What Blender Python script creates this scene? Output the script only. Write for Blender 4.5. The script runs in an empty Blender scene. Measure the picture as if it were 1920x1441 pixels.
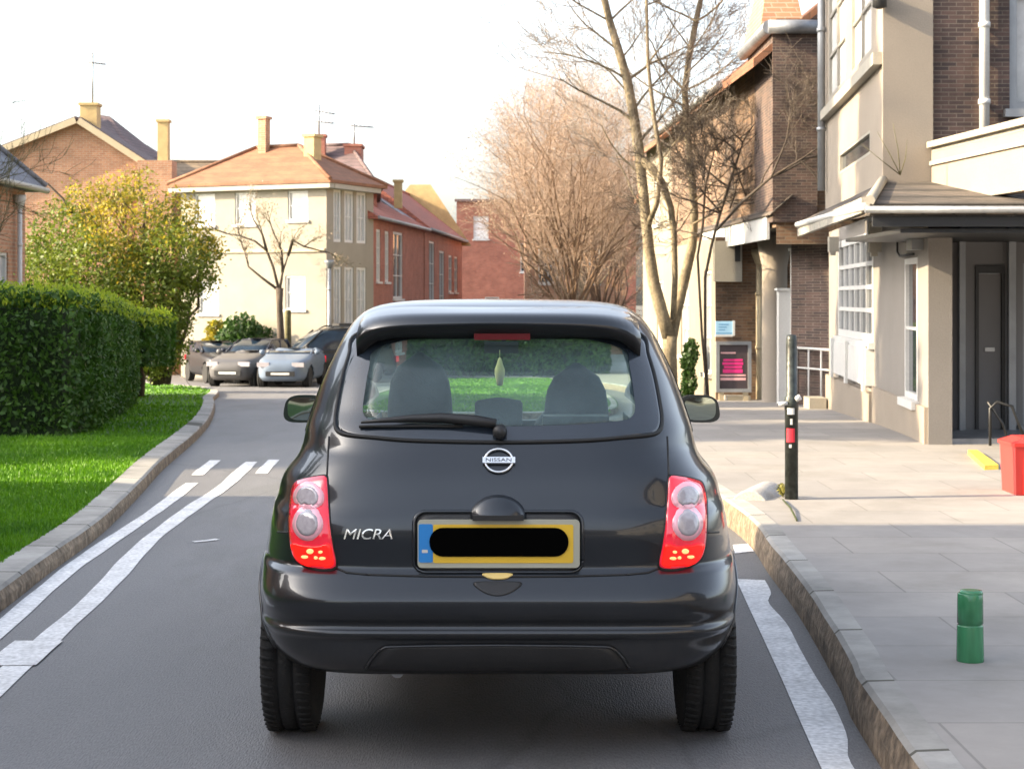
import bpy, bmesh, math, random
import numpy as np
from mathutils import Vector, Matrix
from mathutils.bvhtree import BVHTree
R = math.radians
rng = random.Random(7)
nr = np.random.default_rng(11)
S = bpy.context.scene
COL = S.collection
# ------------------------------------------------------------------ camera, sky, sun, exposure
F, PX, PY, H = 3200.0, 960.0, 560.0, 1.5          # focal length and horizon in photo pixels, eye height
cam_d = bpy.data.cameras.new('camera'); cam = bpy.data.objects.new('camera', cam_d); COL.objects.link(cam)
cam.location = (0, 0, H); cam.rotation_euler = (R(90), 0, 0)
cam_d.sensor_width = 36; cam_d.lens = F / 1920 * 36
cam_d.shift_y = -(720.5 - PY) / 1920
cam_d.clip_end = 3000; cam_d.clip_start = 0.1
cam_d.dof.use_dof = True; cam_d.dof.focus_distance = 6.2; cam_d.dof.aperture_fstop = 11
S.camera = cam
SUN_EL, SUN_AZ = 25.0, 8.0                        # light travels towards +X, turned AZ degrees to +Y
W = bpy.data.worlds.new("World"); S.world = W; W.use_nodes = True
wn = W.node_tree.nodes; wl = W.node_tree.links
sky = wn.new('ShaderNodeTexSky'); sky.sky_type = 'NISHITA'; sky.sun_disc = False
sky.sun_elevation = R(SUN_EL); sky.sun_rotation = R(270 - SUN_AZ)
sky.air_density = 1.0; sky.dust_density = 4.0; sky.ozone_density = 1.0
hs = wn.new('ShaderNodeHueSaturation'); hs.inputs['Saturation'].default_value = 0.55
wl.new(sky.outputs[0], hs.inputs['Color']); wl.new(hs.outputs[0], wn['Background'].inputs[0])
wn['Background'].inputs[1].default_value = 0.15
sd = bpy.data.lights.new('sun', 'SUN'); sd.energy = 3.7; sd.angle = R(0.5); sd.color = (1.0, 0.81, 0.54)
sun = bpy.data.objects.new('sun', sd); COL.objects.link(sun)
ld = Vector((math.cos(R(SUN_AZ)) * math.cos(R(SUN_EL)), math.sin(R(SUN_AZ)) * math.cos(R(SUN_EL)), -math.sin(R(SUN_EL))))
sun.rotation_euler = ld.to_track_quat('-Z', 'Y').to_euler(); sun.location = (-30, 0, 30)
S.view_settings.view_transform = 'Standard'; S.view_settings.look = 'None'
S.view_settings.exposure = 2.05; S.view_settings.gamma = 1

# ------------------------------------------------------------------ terrain and photo geometry
def gz(y):
    y = np.asarray(y, float)
    a = np.clip(y - 16, 0, None); s = 0.033 * (a * a / (a + 2.0))
    z = -(s - np.where(s > 0.95, (s - 0.95) - 0.25 * (1 - np.exp(-np.clip(s - 0.95, 0, None) / 0.25)), 0.0))
    return z
def gzf(y): return float(gz(y))
def gp(px, py, h=0.0):
    "point of the ground (raised by h) that the photo shows at this pixel"
    lo, hi = 2.0, 120.0
    k = (py - PY) / F
    for _ in range(60):
        m = (lo + hi) / 2
        if H - k * m > gzf(m) + h: lo = m
        else: hi = m
    return Vector(((px - PX) * lo / F, lo, gzf(lo) + h))
def at(px, py, d): return Vector(((px - PX) * d / F, d, H - (py - PY) * d / F))

# ------------------------------------------------------------------ object helpers
ROOT = {}
def tag(o, label=None, cat=None, group=None, kind=None):
    if label: o['label'] = label
    if cat: o['category'] = cat
    if group: o['group'] = group
    if kind: o['kind'] = kind
    return o
def thing(name, label, cat, loc=(0, 0, 0), group=None):
    o = bpy.data.objects.new(name, None); COL.objects.link(o); o.location = loc; o.empty_display_size = 0.2
    ROOT[o.name] = Vector(loc)
    return tag(o, label, cat, group)
def rootloc(p):
    while p.parent: p = p.parent
    return ROOT.get(p.name, Vector((0, 0, 0)))
def copy_tree(o, parent=None):
    c = o.copy(); COL.objects.link(c); c.parent = parent
    for ch in list(o.children): copy_tree(ch, c)
    return c
class MB:
    def __init__(s): s.v = []; s.f = []; s.mi = []; s.sm = []; s.cur = 0; s.smooth = False
    def add(s, vs, fs, smooth=None):
        b = len(s.v); s.v.extend([tuple(p) for p in vs])
        for f in fs: s.f.append([b + i for i in f]); s.mi.append(s.cur); s.sm.append(s.smooth if smooth is None else smooth)
        return s
    def quad(s, a, b, c, d): return s.add([a, b, c, d], [(0, 1, 2, 3)])
    def tri(s, a, b, c): return s.add([a, b, c], [(0, 1, 2)])
    def box(s, x0, y0, z0, x1, y1, z1):
        v = [(x, y, z) for z in (z0, z1) for y in (y0, y1) for x in (x0, x1)]
        return s.add(v, [(0, 2, 3, 1), (4, 5, 7, 6), (0, 1, 5, 4), (2, 6, 7, 3), (0, 4, 6, 2), (1, 3, 7, 5)])
    def obox(s, p0, p1, n, t, z0, z1):
        "box along p0->p1 (xy), thickness t towards n, z0..z1"
        p0 = Vector(p0[:2]); p1 = Vector(p1[:2]); n = Vector(n[:2]) * t
        q = [p0, p1, p1 + n, p0 + n]
        return s.prism([(a.x, a.y) for a in q], z0, z1)
    def prism(s, poly, z0, z1):
        n = len(poly)
        ar = sum(poly[i][0] * poly[(i + 1) % n][1] - poly[(i + 1) % n][0] * poly[i][1] for i in range(n))
        if ar < 0: poly = poly[::-1]
        v = [(p[0], p[1], z0) for p in poly] + [(p[0], p[1], z1) for p in poly]
        return s.add(v, [tuple(range(n))[::-1], tuple(range(n, 2 * n))] + [(i, (i + 1) % n, n + (i + 1) % n, n + i) for i in range(n)])
    def slab(s, pts, t):
        "polygon with thickness t downwards"
        n = len(pts); v = [tuple(p) for p in pts] + [(p[0], p[1], p[2] - t) for p in pts]
        return s.add(v, [tuple(range(n)), tuple(range(n, 2 * n))[::-1]] + [(i, n + i, n + (i + 1) % n, (i + 1) % n) for i in range(n)])
    def tube(s, pts, r, seg=6, cap=True, closed=False):
        pts = [Vector(p) for p in pts]; n = len(pts)
        rs = r if hasattr(r, '__len__') else [r] * n
        up = None; vs = []
        for i, p in enumerate(pts):
            if closed: t = pts[(i + 1) % n] - pts[i - 1]
            else: t = pts[min(i + 1, n - 1)] - pts[max(i - 1, 0)]
            if t.length < 1e-9: t = Vector((0, 0, 1))
            t.normalize()
            if up is None:
                up = t.orthogonal()
            up = up - t * up.dot(t)
            if up.length < 1e-6: up = t.orthogonal()
            up.normalize(); bi = t.cross(up)
            for k in range(seg):
                a = 2 * math.pi * k / seg
                vs.append(p + (up * math.cos(a) + bi * math.sin(a)) * rs[i])
        fs = []
        for i in range(n if closed else n - 1):
            j = (i + 1) % n
            for k in range(seg):
                fs.append((i * seg + k, i * seg + (k + 1) % seg, j * seg + (k + 1) % seg, j * seg + k))
        s.add(vs, fs, True)
        if cap and not closed:
            b = len(s.v) - n * seg
            s.f.append([b + k for k in range(seg)][::-1]); s.mi.append(s.cur); s.sm.append(False)
            s.f.append([b + (n - 1) * seg + k for k in range(seg)]); s.mi.append(s.cur); s.sm.append(False)
        return s
    def lathe(s, prof, seg=32, axis='z', c=(0, 0, 0)):
        "prof: list of (radius, height)"
        n = len(prof); vs = []
        for (r, h) in prof:
            for k in range(seg):
                a = 2 * math.pi * k / seg; u, v = r * math.cos(a), r * math.sin(a)
                p = (u, v, h) if axis == 'z' else ((h, u, v) if axis == 'x' else (v, h, u))
                vs.append((p[0] + c[0], p[1] + c[1], p[2] + c[2]))
        fs = [(i * seg + k, i * seg + (k + 1) % seg, (i + 1) * seg + (k + 1) % seg, (i + 1) * seg + k) for i in range(n - 1) for k in range(seg)]
        s.add(vs, fs, True)
        b = len(s.v) - n * seg
        for i, rev in ((0, True), (n - 1, False)):
            if prof[i][0] > 1e-4:
                f = [b + i * seg + k for k in range(seg)]
                s.f.append(f[::-1] if rev else f); s.mi.append(s.cur); s.sm.append(False)
        return s
    def build(s, name, mats, parent=None, label=None):
        off = rootloc(parent) if parent else Vector((0, 0, 0))
        me = bpy.data.meshes.new(name)
        v = np.array(s.v, float).reshape(-1, 3) - np.array(off)
        me.from_pydata(v.tolist(), [], s.f)
        if not hasattr(mats, '__len__'): mats = [mats]
        for m in mats: me.materials.append(m)
        me.polygons.foreach_set('material_index', s.mi); me.polygons.foreach_set('use_smooth', s.sm)
        me.update()
        o = bpy.data.objects.new(name, me); COL.objects.link(o)
        if parent: o.parent = parent
        if label: o['label'] = label
        return o
def quads_mesh(name, V, mat, parent=None, k=4):
    "V: (n*k,3) array of separate k-gons"
    off = np.array(rootloc(parent)) if parent else np.zeros(3)
    V = np.asarray(V, np.float32) - off.astype(np.float32); n = len(V) // k
    me = bpy.data.meshes.new(name)
    me.vertices.add(n * k); me.vertices.foreach_set('co', V.ravel())
    me.loops.add(n * k); me.loops.foreach_set('vertex_index', np.arange(n * k, dtype=np.int32))
    me.polygons.add(n); me.polygons.foreach_set('loop_start', np.arange(0, n * k, k, dtype=np.int32))
    me.materials.append(mat); me.update(calc_edges=True)
    o = bpy.data.objects.new(name, me); COL.objects.link(o)
    if parent: o.parent = parent
    return o
def leaves(P, size, aspect=1.8, up=0.0):
    "leaf quads (kite shaped) at points P"
    P = np.asarray(P); n = len(P)
    d = nr.normal(size=(n, 3)); d[:, 2] += up; d /= np.linalg.norm(d, axis=1)[:, None]
    e = np.cross(d, nr.normal(size=(n, 3))); e /= np.linalg.norm(e, axis=1)[:, None]
    s = size * nr.uniform(0.6, 1.4, n)[:, None]
    a = P - d * s * aspect * .5; b = P + e * s * .5; c = P + d * s * aspect * .5; f = P - e * s * .5
    return np.stack([a, b, c, f], 1).reshape(-1, 3)

# ------------------------------------------------------------------ materials
def newmat(name):
    m = bpy.data.materials.new(name); m.use_nodes = True
    return m, m.node_tree.nodes, m.node_tree.links, m.node_tree.nodes['Principled BSDF']
def C4(c): return (c[0], c[1], c[2], 1)
def mul(c, k): return tuple(min(1, x * k) for x in c)
def coords(N, L, scale=(1, 1, 1)):
    tc = N.new('ShaderNodeTexCoord'); mp = N.new('ShaderNodeMapping'); mp.inputs['Scale'].default_value = scale
    L.new(tc.outputs['Object'], mp.inputs['Vector']); return mp.outputs[0]
def plain(name, col, rough=.6, metal=0., var=.15, vs=3.0, bump=0.0, bs=40., coat=0., emit=0., spec=.5, scale=(1, 1, 1), fine=0.0):
    m, N, L, P = newmat(name)
    P.inputs['Roughness'].default_value = rough; P.inputs['Metallic'].default_value = metal
    P.inputs['Coat Weight'].default_value = coat; P.inputs['Coat Roughness'].default_value = .04
    P.inputs['Specular IOR Level'].default_value = spec
    v = coords(N, L, scale)
    n1 = N.new('ShaderNodeTexNoise'); n1.inputs['Scale'].default_value = vs; n1.inputs['Detail'].default_value = 6; n1.inputs['Roughness'].default_value = .65
    L.new(v, n1.inputs['Vector'])
    cr = N.new('ShaderNodeValToRGB'); e = cr.color_ramp.elements
    e[0].position = .3; e[0].color = C4(mul(col, 1 - var)); e[1].position = .7; e[1].color = C4(mul(col, 1 + var))
    L.new(n1.outputs[0], cr.inputs[0]); out = cr.outputs[0]
    if fine:
        n2 = N.new('ShaderNodeTexNoise'); n2.inputs['Scale'].default_value = bs; n2.inputs['Detail'].default_value = 4
        L.new(v, n2.inputs['Vector'])
        mx = N.new('ShaderNodeMix'); mx.data_type = 'RGBA'; mx.blend_type = 'MULTIPLY'; mx.inputs[0].default_value = 1
        c2 = N.new('ShaderNodeValToRGB'); c2.color_ramp.elements[0].position = .32; c2.color_ramp.elements[1].position = .68
        c2.color_ramp.elements[0].color = (1 - fine,) * 3 + (1,); c2.color_ramp.elements[1].color = (1 + fine,) * 3 + (1,)
        L.new(n2.outputs[0], c2.inputs[0]); L.new(out, mx.inputs[6]); L.new(c2.outputs[0], mx.inputs[7]); out = mx.outputs[2]
    L.new(out, P.inputs['Base Color'])
    if emit: P.inputs['Emission Color'].default_value = C4(col); P.inputs['Emission Strength'].default_value = emit
    if bump:
        n3 = N.new('ShaderNodeTexNoise'); n3.inputs['Scale'].default_value = bs; n3.inputs['Detail'].default_value = 5
        L.new(v, n3.inputs['Vector']); b = N.new('ShaderNodeBump'); b.inputs['Strength'].default_value = bump; b.inputs['Distance'].default_value = .02
        L.new(n3.outputs[0], b.inputs['Height']); L.new(b.outputs[0], P.inputs['Normal'])
    return m
def brick(name, c1, c2, mortar, bw=.225, bh=.075, ms=.012, flat=False, bump=.4, rough=.85, var=.25, off=.5, along=False):
    m, N, L, P = newmat(name); P.inputs['Roughness'].default_value = rough
    tc = N.new('ShaderNodeTexCoord'); sp = N.new('ShaderNodeSeparateXYZ'); L.new(tc.outputs['Object'], sp.inputs[0])
    cb = N.new('ShaderNodeCombineXYZ')
    if flat: L.new(sp.outputs[0], cb.inputs[0]); L.new(sp.outputs[1], cb.inputs[1])
    elif along: L.new(sp.outputs[1], cb.inputs[0]); L.new(sp.outputs[2], cb.inputs[1])
    else:
        ad = N.new('ShaderNodeMath'); L.new(sp.outputs[0], ad.inputs[0]); L.new(sp.outputs[1], ad.inputs[1])
        L.new(ad.outputs[0], cb.inputs[0]); L.new(sp.outputs[2], cb.inputs[1])
    bt = N.new('ShaderNodeTexBrick'); L.new(cb.outputs[0], bt.inputs['Vector']); bt.offset = off
    bt.inputs['Scale'].default_value = 1; bt.inputs['Brick Width'].default_value = bw; bt.inputs['Row Height'].default_value = bh
    bt.inputs['Mortar Size'].default_value = ms; bt.inputs['Mortar Smooth'].default_value = .3; bt.inputs['Bias'].default_value = 0
    bt.inputs['Color1'].default_value = C4(c1); bt.inputs['Color2'].default_value = C4(c2); bt.inputs['Mortar'].default_value = C4(mortar)
    nz = N.new('ShaderNodeTexNoise'); nz.inputs['Scale'].default_value = 1.7; nz.inputs['Detail'].default_value = 8; nz.inputs['Roughness'].default_value = .7
    L.new(tc.outputs['Object'], nz.inputs['Vector'])
    cr = N.new('ShaderNodeValToRGB'); cr.color_ramp.elements[0].position = .3; cr.color_ramp.elements[1].position = .7
    cr.color_ramp.elements[0].color = (1 - var,) * 3 + (1,); cr.color_ramp.elements[1].color = (1 + var,) * 3 + (1,)
    L.new(nz.outputs[0], cr.inputs[0])
    mx = N.new('ShaderNodeMix'); mx.data_type = 'RGBA'; mx.blend_type = 'MULTIPLY'; mx.inputs[0].default_value = 1
    L.new(bt.outputs[0], mx.inputs[6]); L.new(cr.outputs[0], mx.inputs[7]); L.new(mx.outputs[2], P.inputs['Base Color'])
    b = N.new('ShaderNodeBump'); b.inputs['Strength'].default_value = bump; b.inputs['Distance'].default_value = .01; b.invert = True
    L.new(bt.outputs['Fac'], b.inputs['Height']); L.new(b.outputs[0], P.inputs['Normal'])
    return m
def foliage(name, c1, c2, trans=.35, clump=1.2):
    m, N, L, P = newmat(name); P.inputs['Roughness'].default_value = .55
    g = N.new('ShaderNodeNewGeometry')
    cr = N.new('ShaderNodeValToRGB'); cr.color_ramp.elements[0].color = C4(c1); cr.color_ramp.elements[1].color = C4(c2)
    nz = N.new('ShaderNodeTexNoise'); nz.inputs['Scale'].default_value = clump; nz.inputs['Detail'].default_value = 3
    tc = N.new('ShaderNodeTexCoord'); L.new(tc.outputs['Object'], nz.inputs['Vector'])
    ma = N.new('ShaderNodeMath'); ma.operation = 'MULTIPLY_ADD'; ma.inputs[1].default_value = .5
    mb = N.new('ShaderNodeMath'); mb.operation = 'MULTIPLY_ADD'; mb.inputs[1].default_value = 1.6; mb.inputs[2].default_value = -.55
    L.new(nz.outputs[0], mb.inputs[0])
    L.new(g.outputs['Random Per Island'], ma.inputs[0]); L.new(mb.outputs[0], ma.inputs[2])
    L.new(ma.outputs[0], cr.inputs[0]); L.new(cr.outputs[0], P.inputs['Base Color'])
    tr = N.new('ShaderNodeBsdfTranslucent'); L.new(cr.outputs[0], tr.inputs[0])
    ms = N.new('ShaderNodeMixShader'); ms.inputs[0].default_value = trans
    L.new(P.outputs[0], ms.inputs[1]); L.new(tr.outputs[0], ms.inputs[2])
    L.new(ms.outputs[0], N['Material Output'].inputs[0])
    return m
def glassmat(name, tint, ior=1.5, haze=0.0):
    m, N, L, P = newmat(name)
    t = N.new('ShaderNodeBsdfTransparent'); t.inputs[0].default_value = C4(tint)
    g = N.new('ShaderNodeBsdfGlossy'); g.inputs['Roughness'].default_value = .03
    fr = N.new('ShaderNodeFresnel'); fr.inputs[0].default_value = ior
    ms = N.new('ShaderNodeMixShader'); L.new(fr.outputs[0], ms.inputs[0]); L.new(t.outputs[0], ms.inputs[1]); L.new(g.outputs[0], ms.inputs[2])
    out = ms.outputs[0]
    if haze:                                          # bluish haze painted over the glass for the reflected sky
        df = N.new('ShaderNodeBsdfDiffuse'); df.inputs[0].default_value = (.26, .38, .42, 1); nz = N.new('ShaderNodeTexNoise'); nz.inputs['Scale'].default_value = 4; nz.inputs['Detail'].default_value = 6
        L.new(coords(N, L), nz.inputs[0]); mt = N.new('ShaderNodeMath'); mt.operation = 'MULTIPLY'; mt.inputs[1].default_value = haze * 2; L.new(nz.outputs[0], mt.inputs[0])
        m2 = N.new('ShaderNodeMixShader'); L.new(mt.outputs[0], m2.inputs[0]); L.new(out, m2.inputs[1]); L.new(df.outputs[0], m2.inputs[2]); out = m2.outputs[0]
    L.new(out, N['Material Output'].inputs[0]); return m
# ------------------------------------------------------------------ the setting: ground, road, kerbs, pavement, lawns
M_asph = plain('asphalt', (.130, .127, .128), .64, var=.17, vs=.8, bump=.4, bs=150, fine=.20, scale=(1, .25, 1), spec=.6)
def add_stains(m, sc, thin, lo, stretch=(1, 1, 1), pos=(.52, .60)):
    "oil spots, patches and hairline cracks on top of a ground material"
    N, L = m.node_tree.nodes, m.node_tree.links; P = N['Principled BSDF']; src = P.inputs['Base Color'].links[0].from_socket
    v = coords(N, L, stretch); nz = N.new('ShaderNodeTexNoise'); nz.inputs['Scale'].default_value = sc; nz.inputs['Detail'].default_value = 9; nz.inputs['Roughness'].default_value = .7; L.new(v, nz.inputs[0])
    cr = N.new('ShaderNodeValToRGB'); cr.color_ramp.elements[0].position = pos[0]; cr.color_ramp.elements[0].color = (1, 1, 1, 1); cr.color_ramp.elements[1].position = pos[1]; cr.color_ramp.elements[1].color = (lo, lo, lo * .97, 1); L.new(nz.outputs[0], cr.inputs[0])
    mx = N.new('ShaderNodeMix'); mx.data_type = 'RGBA'; mx.blend_type = 'MULTIPLY'; mx.inputs[0].default_value = 1; L.new(src, mx.inputs[6]); L.new(cr.outputs[0], mx.inputs[7]); out = mx.outputs[2]
    if thin:
        vo = N.new('ShaderNodeTexVoronoi'); vo.feature = 'DISTANCE_TO_EDGE'; vo.inputs['Scale'].default_value = .45; vo.inputs['Randomness'].default_value = 1
        ad = N.new('ShaderNodeMix'); ad.data_type = 'VECTOR'; ad.inputs[0].default_value = .22; L.new(v, ad.inputs[4]); L.new(nz.outputs[1], ad.inputs[5]); L.new(ad.outputs[1], vo.inputs['Vector'])
        c2 = N.new('ShaderNodeValToRGB'); c2.color_ramp.elements[0].position = .0; c2.color_ramp.elements[0].color = (.55, .55, .55, 1); c2.color_ramp.elements[1].position = thin; c2.color_ramp.elements[1].color = (1, 1, 1, 1); L.new(vo.outputs['Distance'], c2.inputs[0])
        m2 = N.new('ShaderNodeMix'); m2.data_type = 'RGBA'; m2.blend_type = 'MULTIPLY'; m2.inputs[0].default_value = .45; L.new(out, m2.inputs[6]); L.new(c2.outputs[0], m2.inputs[7]); out = m2.outputs[2]
    L.new(out, P.inputs['Base Color'])
add_stains(M_asph, .9, .006, .86, (1, .3, 1))
M_earth = plain('earth', (.09, .085, .07), .9, var=.3, vs=.5)
M_paint = plain('road_paint', (.60, .60, .60), .75, var=.18, vs=5, fine=.22, bs=45, bump=.2)
M_kerb = brick('kerb_stone', (.30, .29, .27), (.23, .22, .20), (.07, .065, .05), bw=.92, bh=3, ms=.014, var=.4, along=True)
M_kerbface = plain('kerb_face', (.19, .145, .10), .9, var=.5, vs=7, bump=.6, bs=25, fine=.4)
M_pave = brick('paving', (.265, .245, .225), (.225, .212, .20), (.175, .163, .15), bw=.9, bh=.6, ms=.006, flat=True, bump=.15, var=.16, rough=.8)
add_stains(M_pave, 1.1, 0, .84, pos=(.50, .66))
M_lawn = plain('lawn_soil', (.032, .095, .006), .9, var=.3, vs=2.5, fine=.3, bs=30)
M_grass = foliage('grass', (.032, .13, .003), (.15, .34, .004), .35, .8)

def smooth_poly(pts, step=.4):
    "Catmull-Rom through 2-D points, parameterised by chord"
    P = np.array([(p[0], p[1]) for p in pts], float); out = []
    for i in range(len(P) - 1):
        p0, p1, p2, p3 = P[max(i - 1, 0)], P[i], P[i + 1], P[min(i + 2, len(P) - 1)]
        n = max(2, int(np.linalg.norm(p2 - p1) / step))
        for t in np.arange(n) / n:
            out.append(.5 * (2 * p1 + (p2 - p0) * t + (2 * p0 - 5 * p1 + 4 * p2 - p3) * t * t + (3 * p1 - p0 - 3 * p2 + p3) * t ** 3))
    out.append(P[-1]); return np.array(out)
LK = [(-2.05, -14), (-2.1, -4), (-2.2, 4)] + [tuple(gp(x, y)[:2]) for x, y in ((0, 1147), (86, 1079), (190, 1001), (259, 932), (302, 884), (355, 837), (390, 800), (402, 772), (400, 755), (386, 732))] + [(-13, 53.0), (-20, 54.5), (-32, 55)]
RK = [(.9, -14), (1.0, 0)] + [tuple(gp(x, y)[:2]) for x, y in ((1655, 1441), (1578, 1295), (1501, 1158), (1441, 1074), (1396, 1012))] + [(1.35, 13), (1.3, 16), (1.9, 21), (2.75, 25), (2.95, 33), (2.6, 45), (1.5, 60), (.8, 75), (.5, 100)]
LKs, RKs = smooth_poly(LK, .3), smooth_poly(RK, .3)
KH_L, KH_R = .10, .16
def sheet(name, xs_left, xs_right, ys, dz, mat, nx=24, kind='structure'):
    vs = []; fs = []
    for y, a, b in zip(ys, xs_left, xs_right):
        z = gzf(y) + dz
        for i in range(nx + 1): vs.append((a + (b - a) * i / nx, y, z))
    for j in range(len(ys) - 1):
        for i in range(nx):
            p = j * (nx + 1) + i; fs.append((p, p + 1, p + nx + 2, p + nx + 1))
    return tag(MB().add(vs, fs).build(name, mat), kind=kind)
ys = np.concatenate([np.arange(-60, 0, 6), np.arange(0, 80, 2), np.arange(80, 700, 40)])
sheet('ground', np.full(len(ys), -400.), np.full(len(ys), 400.), ys, -.07, M_earth, nx=20)
mono = LKs[:, 1]
def xl(y):
    return np.interp(y, LKs[:, 1], LKs[:, 0])
def xr(y): return np.interp(y, RKs[:, 1], RKs[:, 0])
ys = np.concatenate([np.arange(-14, 47.6, .5), np.arange(47.6, 55, .25), np.arange(55, 100, 3)])
xlr = np.array([xl(y) - .02 if y < 55 else -32 for y in ys])
sheet('road', xlr, xr(ys) + .02, ys, 0, M_asph, nx=16)

def ribbon_along(path, width, z_off, mat, name, kind='structure', thick=.004):
    P = np.asarray(path); vs = []; fs = []
    for i in range(len(P)):
        t = P[min(i + 1, len(P) - 1)] - P[max(i - 1, 0)]; t = t / np.linalg.norm(t); n = np.array([t[1], -t[0]])
        for s in (-.5, .5):
            q = P[i] + n * width * s * (1 + .07 * math.sin(i * .31 + s) + .04 * math.sin(i * .83 + 2 * s)); vs.append((q[0], q[1], gzf(q[1]) + z_off))
    for i in range(len(P) - 1): fs.append((2 * i, 2 * i + 1, 2 * i + 3, 2 * i + 2))
    return tag(MB().add(vs, fs).build(name, mat), kind=kind)
def line_px(pts): return smooth_poly([gp(x, y)[:2] for x, y in pts], .12)
ribbon_along(line_px([(-60, 1228), (0, 1180), (70, 1119), (147, 1055), (259, 980), (318, 938), (360, 906)]), .105, .004, M_paint, 'road_marking')
ribbon_along(line_px([(369, 891), (386, 877), (404, 863)]), .10, .004, M_paint, 'road_marking')
ribbon_along(line_px([(489, 888), (501, 875), (514, 862)]), .10, .004, M_paint, 'road_marking')
ribbon_along(line_px([(-50, 1325), (0, 1279), (40, 1243), (86, 1203), (181, 1117), (280, 1014), (358, 954), (414, 917), (445, 890), (472, 866)]), .115, .004, M_paint, 'road_marking')
ribbon_along(line_px([(18, 1249), (48, 1222), (74, 1203)]), .20, .007, M_paint, 'road_marking')
ribbon_along(line_px([(362, 1016), (386, 1014), (408, 1011)]), .05, .004, M_paint, 'road_marking')
def poly_mark(px, z=.004):
    P = [gp(x, y) for x, y in px]
    n = len(P); return tag(MB().add([(p.x, p.y, p.z + z) for p in P], [tuple(range(n))[::-1]]).build('road_marking', M_paint), kind='structure')
ledge = [(1560, 1480), (1540, 1441), (1500, 1352), (1461, 1263), (1434, 1204), (1409, 1150), (1380, 1086)]
redge = [(1434, 1088), (1446, 1112), (1441, 1130), (1475, 1170), (1501, 1219), (1530, 1270), (1562, 1320), (1588, 1380), (1590, 1420), (1608, 1452), (1618, 1480)]
def edge_strip(a, b, n=40):
    A_, B_ = [smooth_poly([gp(x, y)[:2] for x, y in e], .05) for e in (a, b)]
    rs = lambda P: np.stack([np.interp(np.linspace(0, 1, n), np.linspace(0, 1, len(P)), P[:, k]) for k in (0, 1)], 1)
    A_, B_ = rs(A_), rs(B_); vs = [(p[0], p[1], gzf(p[1]) + .004) for p in A_] + [(p[0], p[1], gzf(p[1]) + .004) for p in B_]
    return tag(MB().add(vs, [(i, n + i, n + i + 1, i + 1) for i in range(n - 1)]).build('road_marking', M_paint), kind='structure')
edge_strip(ledge, redge[::-1])
poly_mark([(1374, 1022), (1402, 1020), (1414, 1034), (1378, 1038)])

def kerb(path, side, h, width, name):
    "side=+1: the kerb lies to the right of the path (facing along it)"
    P = np.asarray(path); mb = MB(); n = len(P); prof_n = 6; vs = []; mi = []
    for i in range(n):
        t = P[min(i + 1, n - 1)] - P[max(i - 1, 0)]; t = t / np.linalg.norm(t); nn = np.array([t[1], -t[0]]) * side
        j = (rng.uniform(-1, 1) * .002) + .006 * math.sin(12.9 * (i // 3))
        for (u, z) in ((0 - .004, -.08), (0, h * .5), (.012 + j, h - .012), (.03 + j, h + j * .5), (width, h + .005), (width + .01, -.05)):
            q = P[i] + nn * u; vs.append((q[0], q[1], gzf(q[1]) + z))
    fs = []; m = []
    for i in range(n - 1):
        for k in range(prof_n - 1):
            a, b = i * prof_n + k, (i + 1) * prof_n + k
            fs.append((a, b, b + 1, a + 1) if side > 0 else (a, a + 1, b + 1, b)); m.append(1 if k < 2 else 0)
    mb.add(vs, fs); mb.mi = m
    return tag(mb.build(name, [M_kerb, M_kerbface]), kind='structure')
kerb(LKs, -1, KH_L, .20, 'kerb')
kerb(RKs, 1, KH_R, .13, 'kerb')
# pavement: one sheet from the kerb to the house fronts
ys = np.concatenate([np.arange(-14, 4, .5), np.arange(4, 20, .15), np.arange(20, 46, .5), np.arange(46, 100, 3)])
sheet('pavement', xr(ys) + .128, np.full(len(ys), 14.), ys, KH_R, M_pave, nx=14)
ys = np.concatenate([np.arange(-14, 46, .5), np.arange(46, 52, .25)])
lx = np.array([xl(y) for y in ys]) - .195
sheet('lawn', np.full(len(ys), -45.), lx, ys, KH_L - .01, M_lawn, nx=20)
# lawn island straight ahead, seen through the car's windows
ISL = smooth_poly([(-2.4, 25.5), (-2.9, 30), (-3.0, 40), (-2.9, 50), (-1.5, 54.5), (1.0, 54.5), (1.75, 50), (2.05, 38), (1.6, 26.5), (.4, 24.6), (-1.2, 24.5), (-2.4, 25.5)], .4)
isl = MB(); ring = []
cx, cy = -.4, 39
for k in range(7):
    f = 1 - k / 6.5
    for p in ISL[:-1]:
        x, y = cx + (p[0] - cx) * f, cy + (p[1] - cy) * f; ring.append((x, y, gzf(y) + .09))
ni = len(ISL) - 1
isl.add(ring, [(k * ni + i, k * ni + (i + 1) % ni, (k + 1) * ni + (i + 1) % ni, (k + 1) * ni + i) for k in range(6) for i in range(ni)])
tag(isl.build('lawn', M_lawn), kind='structure')
kerb(ISL, 1, .10, .12, 'kerb')
# grass: blades on the two lawns
def blades(P, hgt, wid):
    P = np.asarray(P); n = len(P)
    a = nr.uniform(0, 2 * math.pi, n); d = np.stack([np.cos(a), np.sin(a), np.zeros(n)], 1)
    l = nr.normal(size=(n, 3)) * .4; l[:, 2] = 1; l /= np.linalg.norm(l, axis=1)[:, None]
    h = hgt * nr.uniform(.5, 1.2, n)[:, None]; w = (wid if np.isscalar(wid) else wid[:, None])
    return np.stack([P - d * w, P + d * w, P + l * h], 1).reshape(-1, 3)
pts = []
for y0, y1, n in ((7.5, 12, 30000), (12, 18, 30000), (18, 28, 14000), (28, 48, 12000)):
    y = nr.uniform(y0, y1, n); w = np.where(y < 18, 5.5, 6.0)
    u = nr.uniform(0, 1, n); x = np.array([xl(v) for v in y]) - .2 - u * (y * .31 - 2.0 if True else w)
    pts.append(np.stack([x, y, gz(y) + KH_L - .012], 1))
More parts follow.
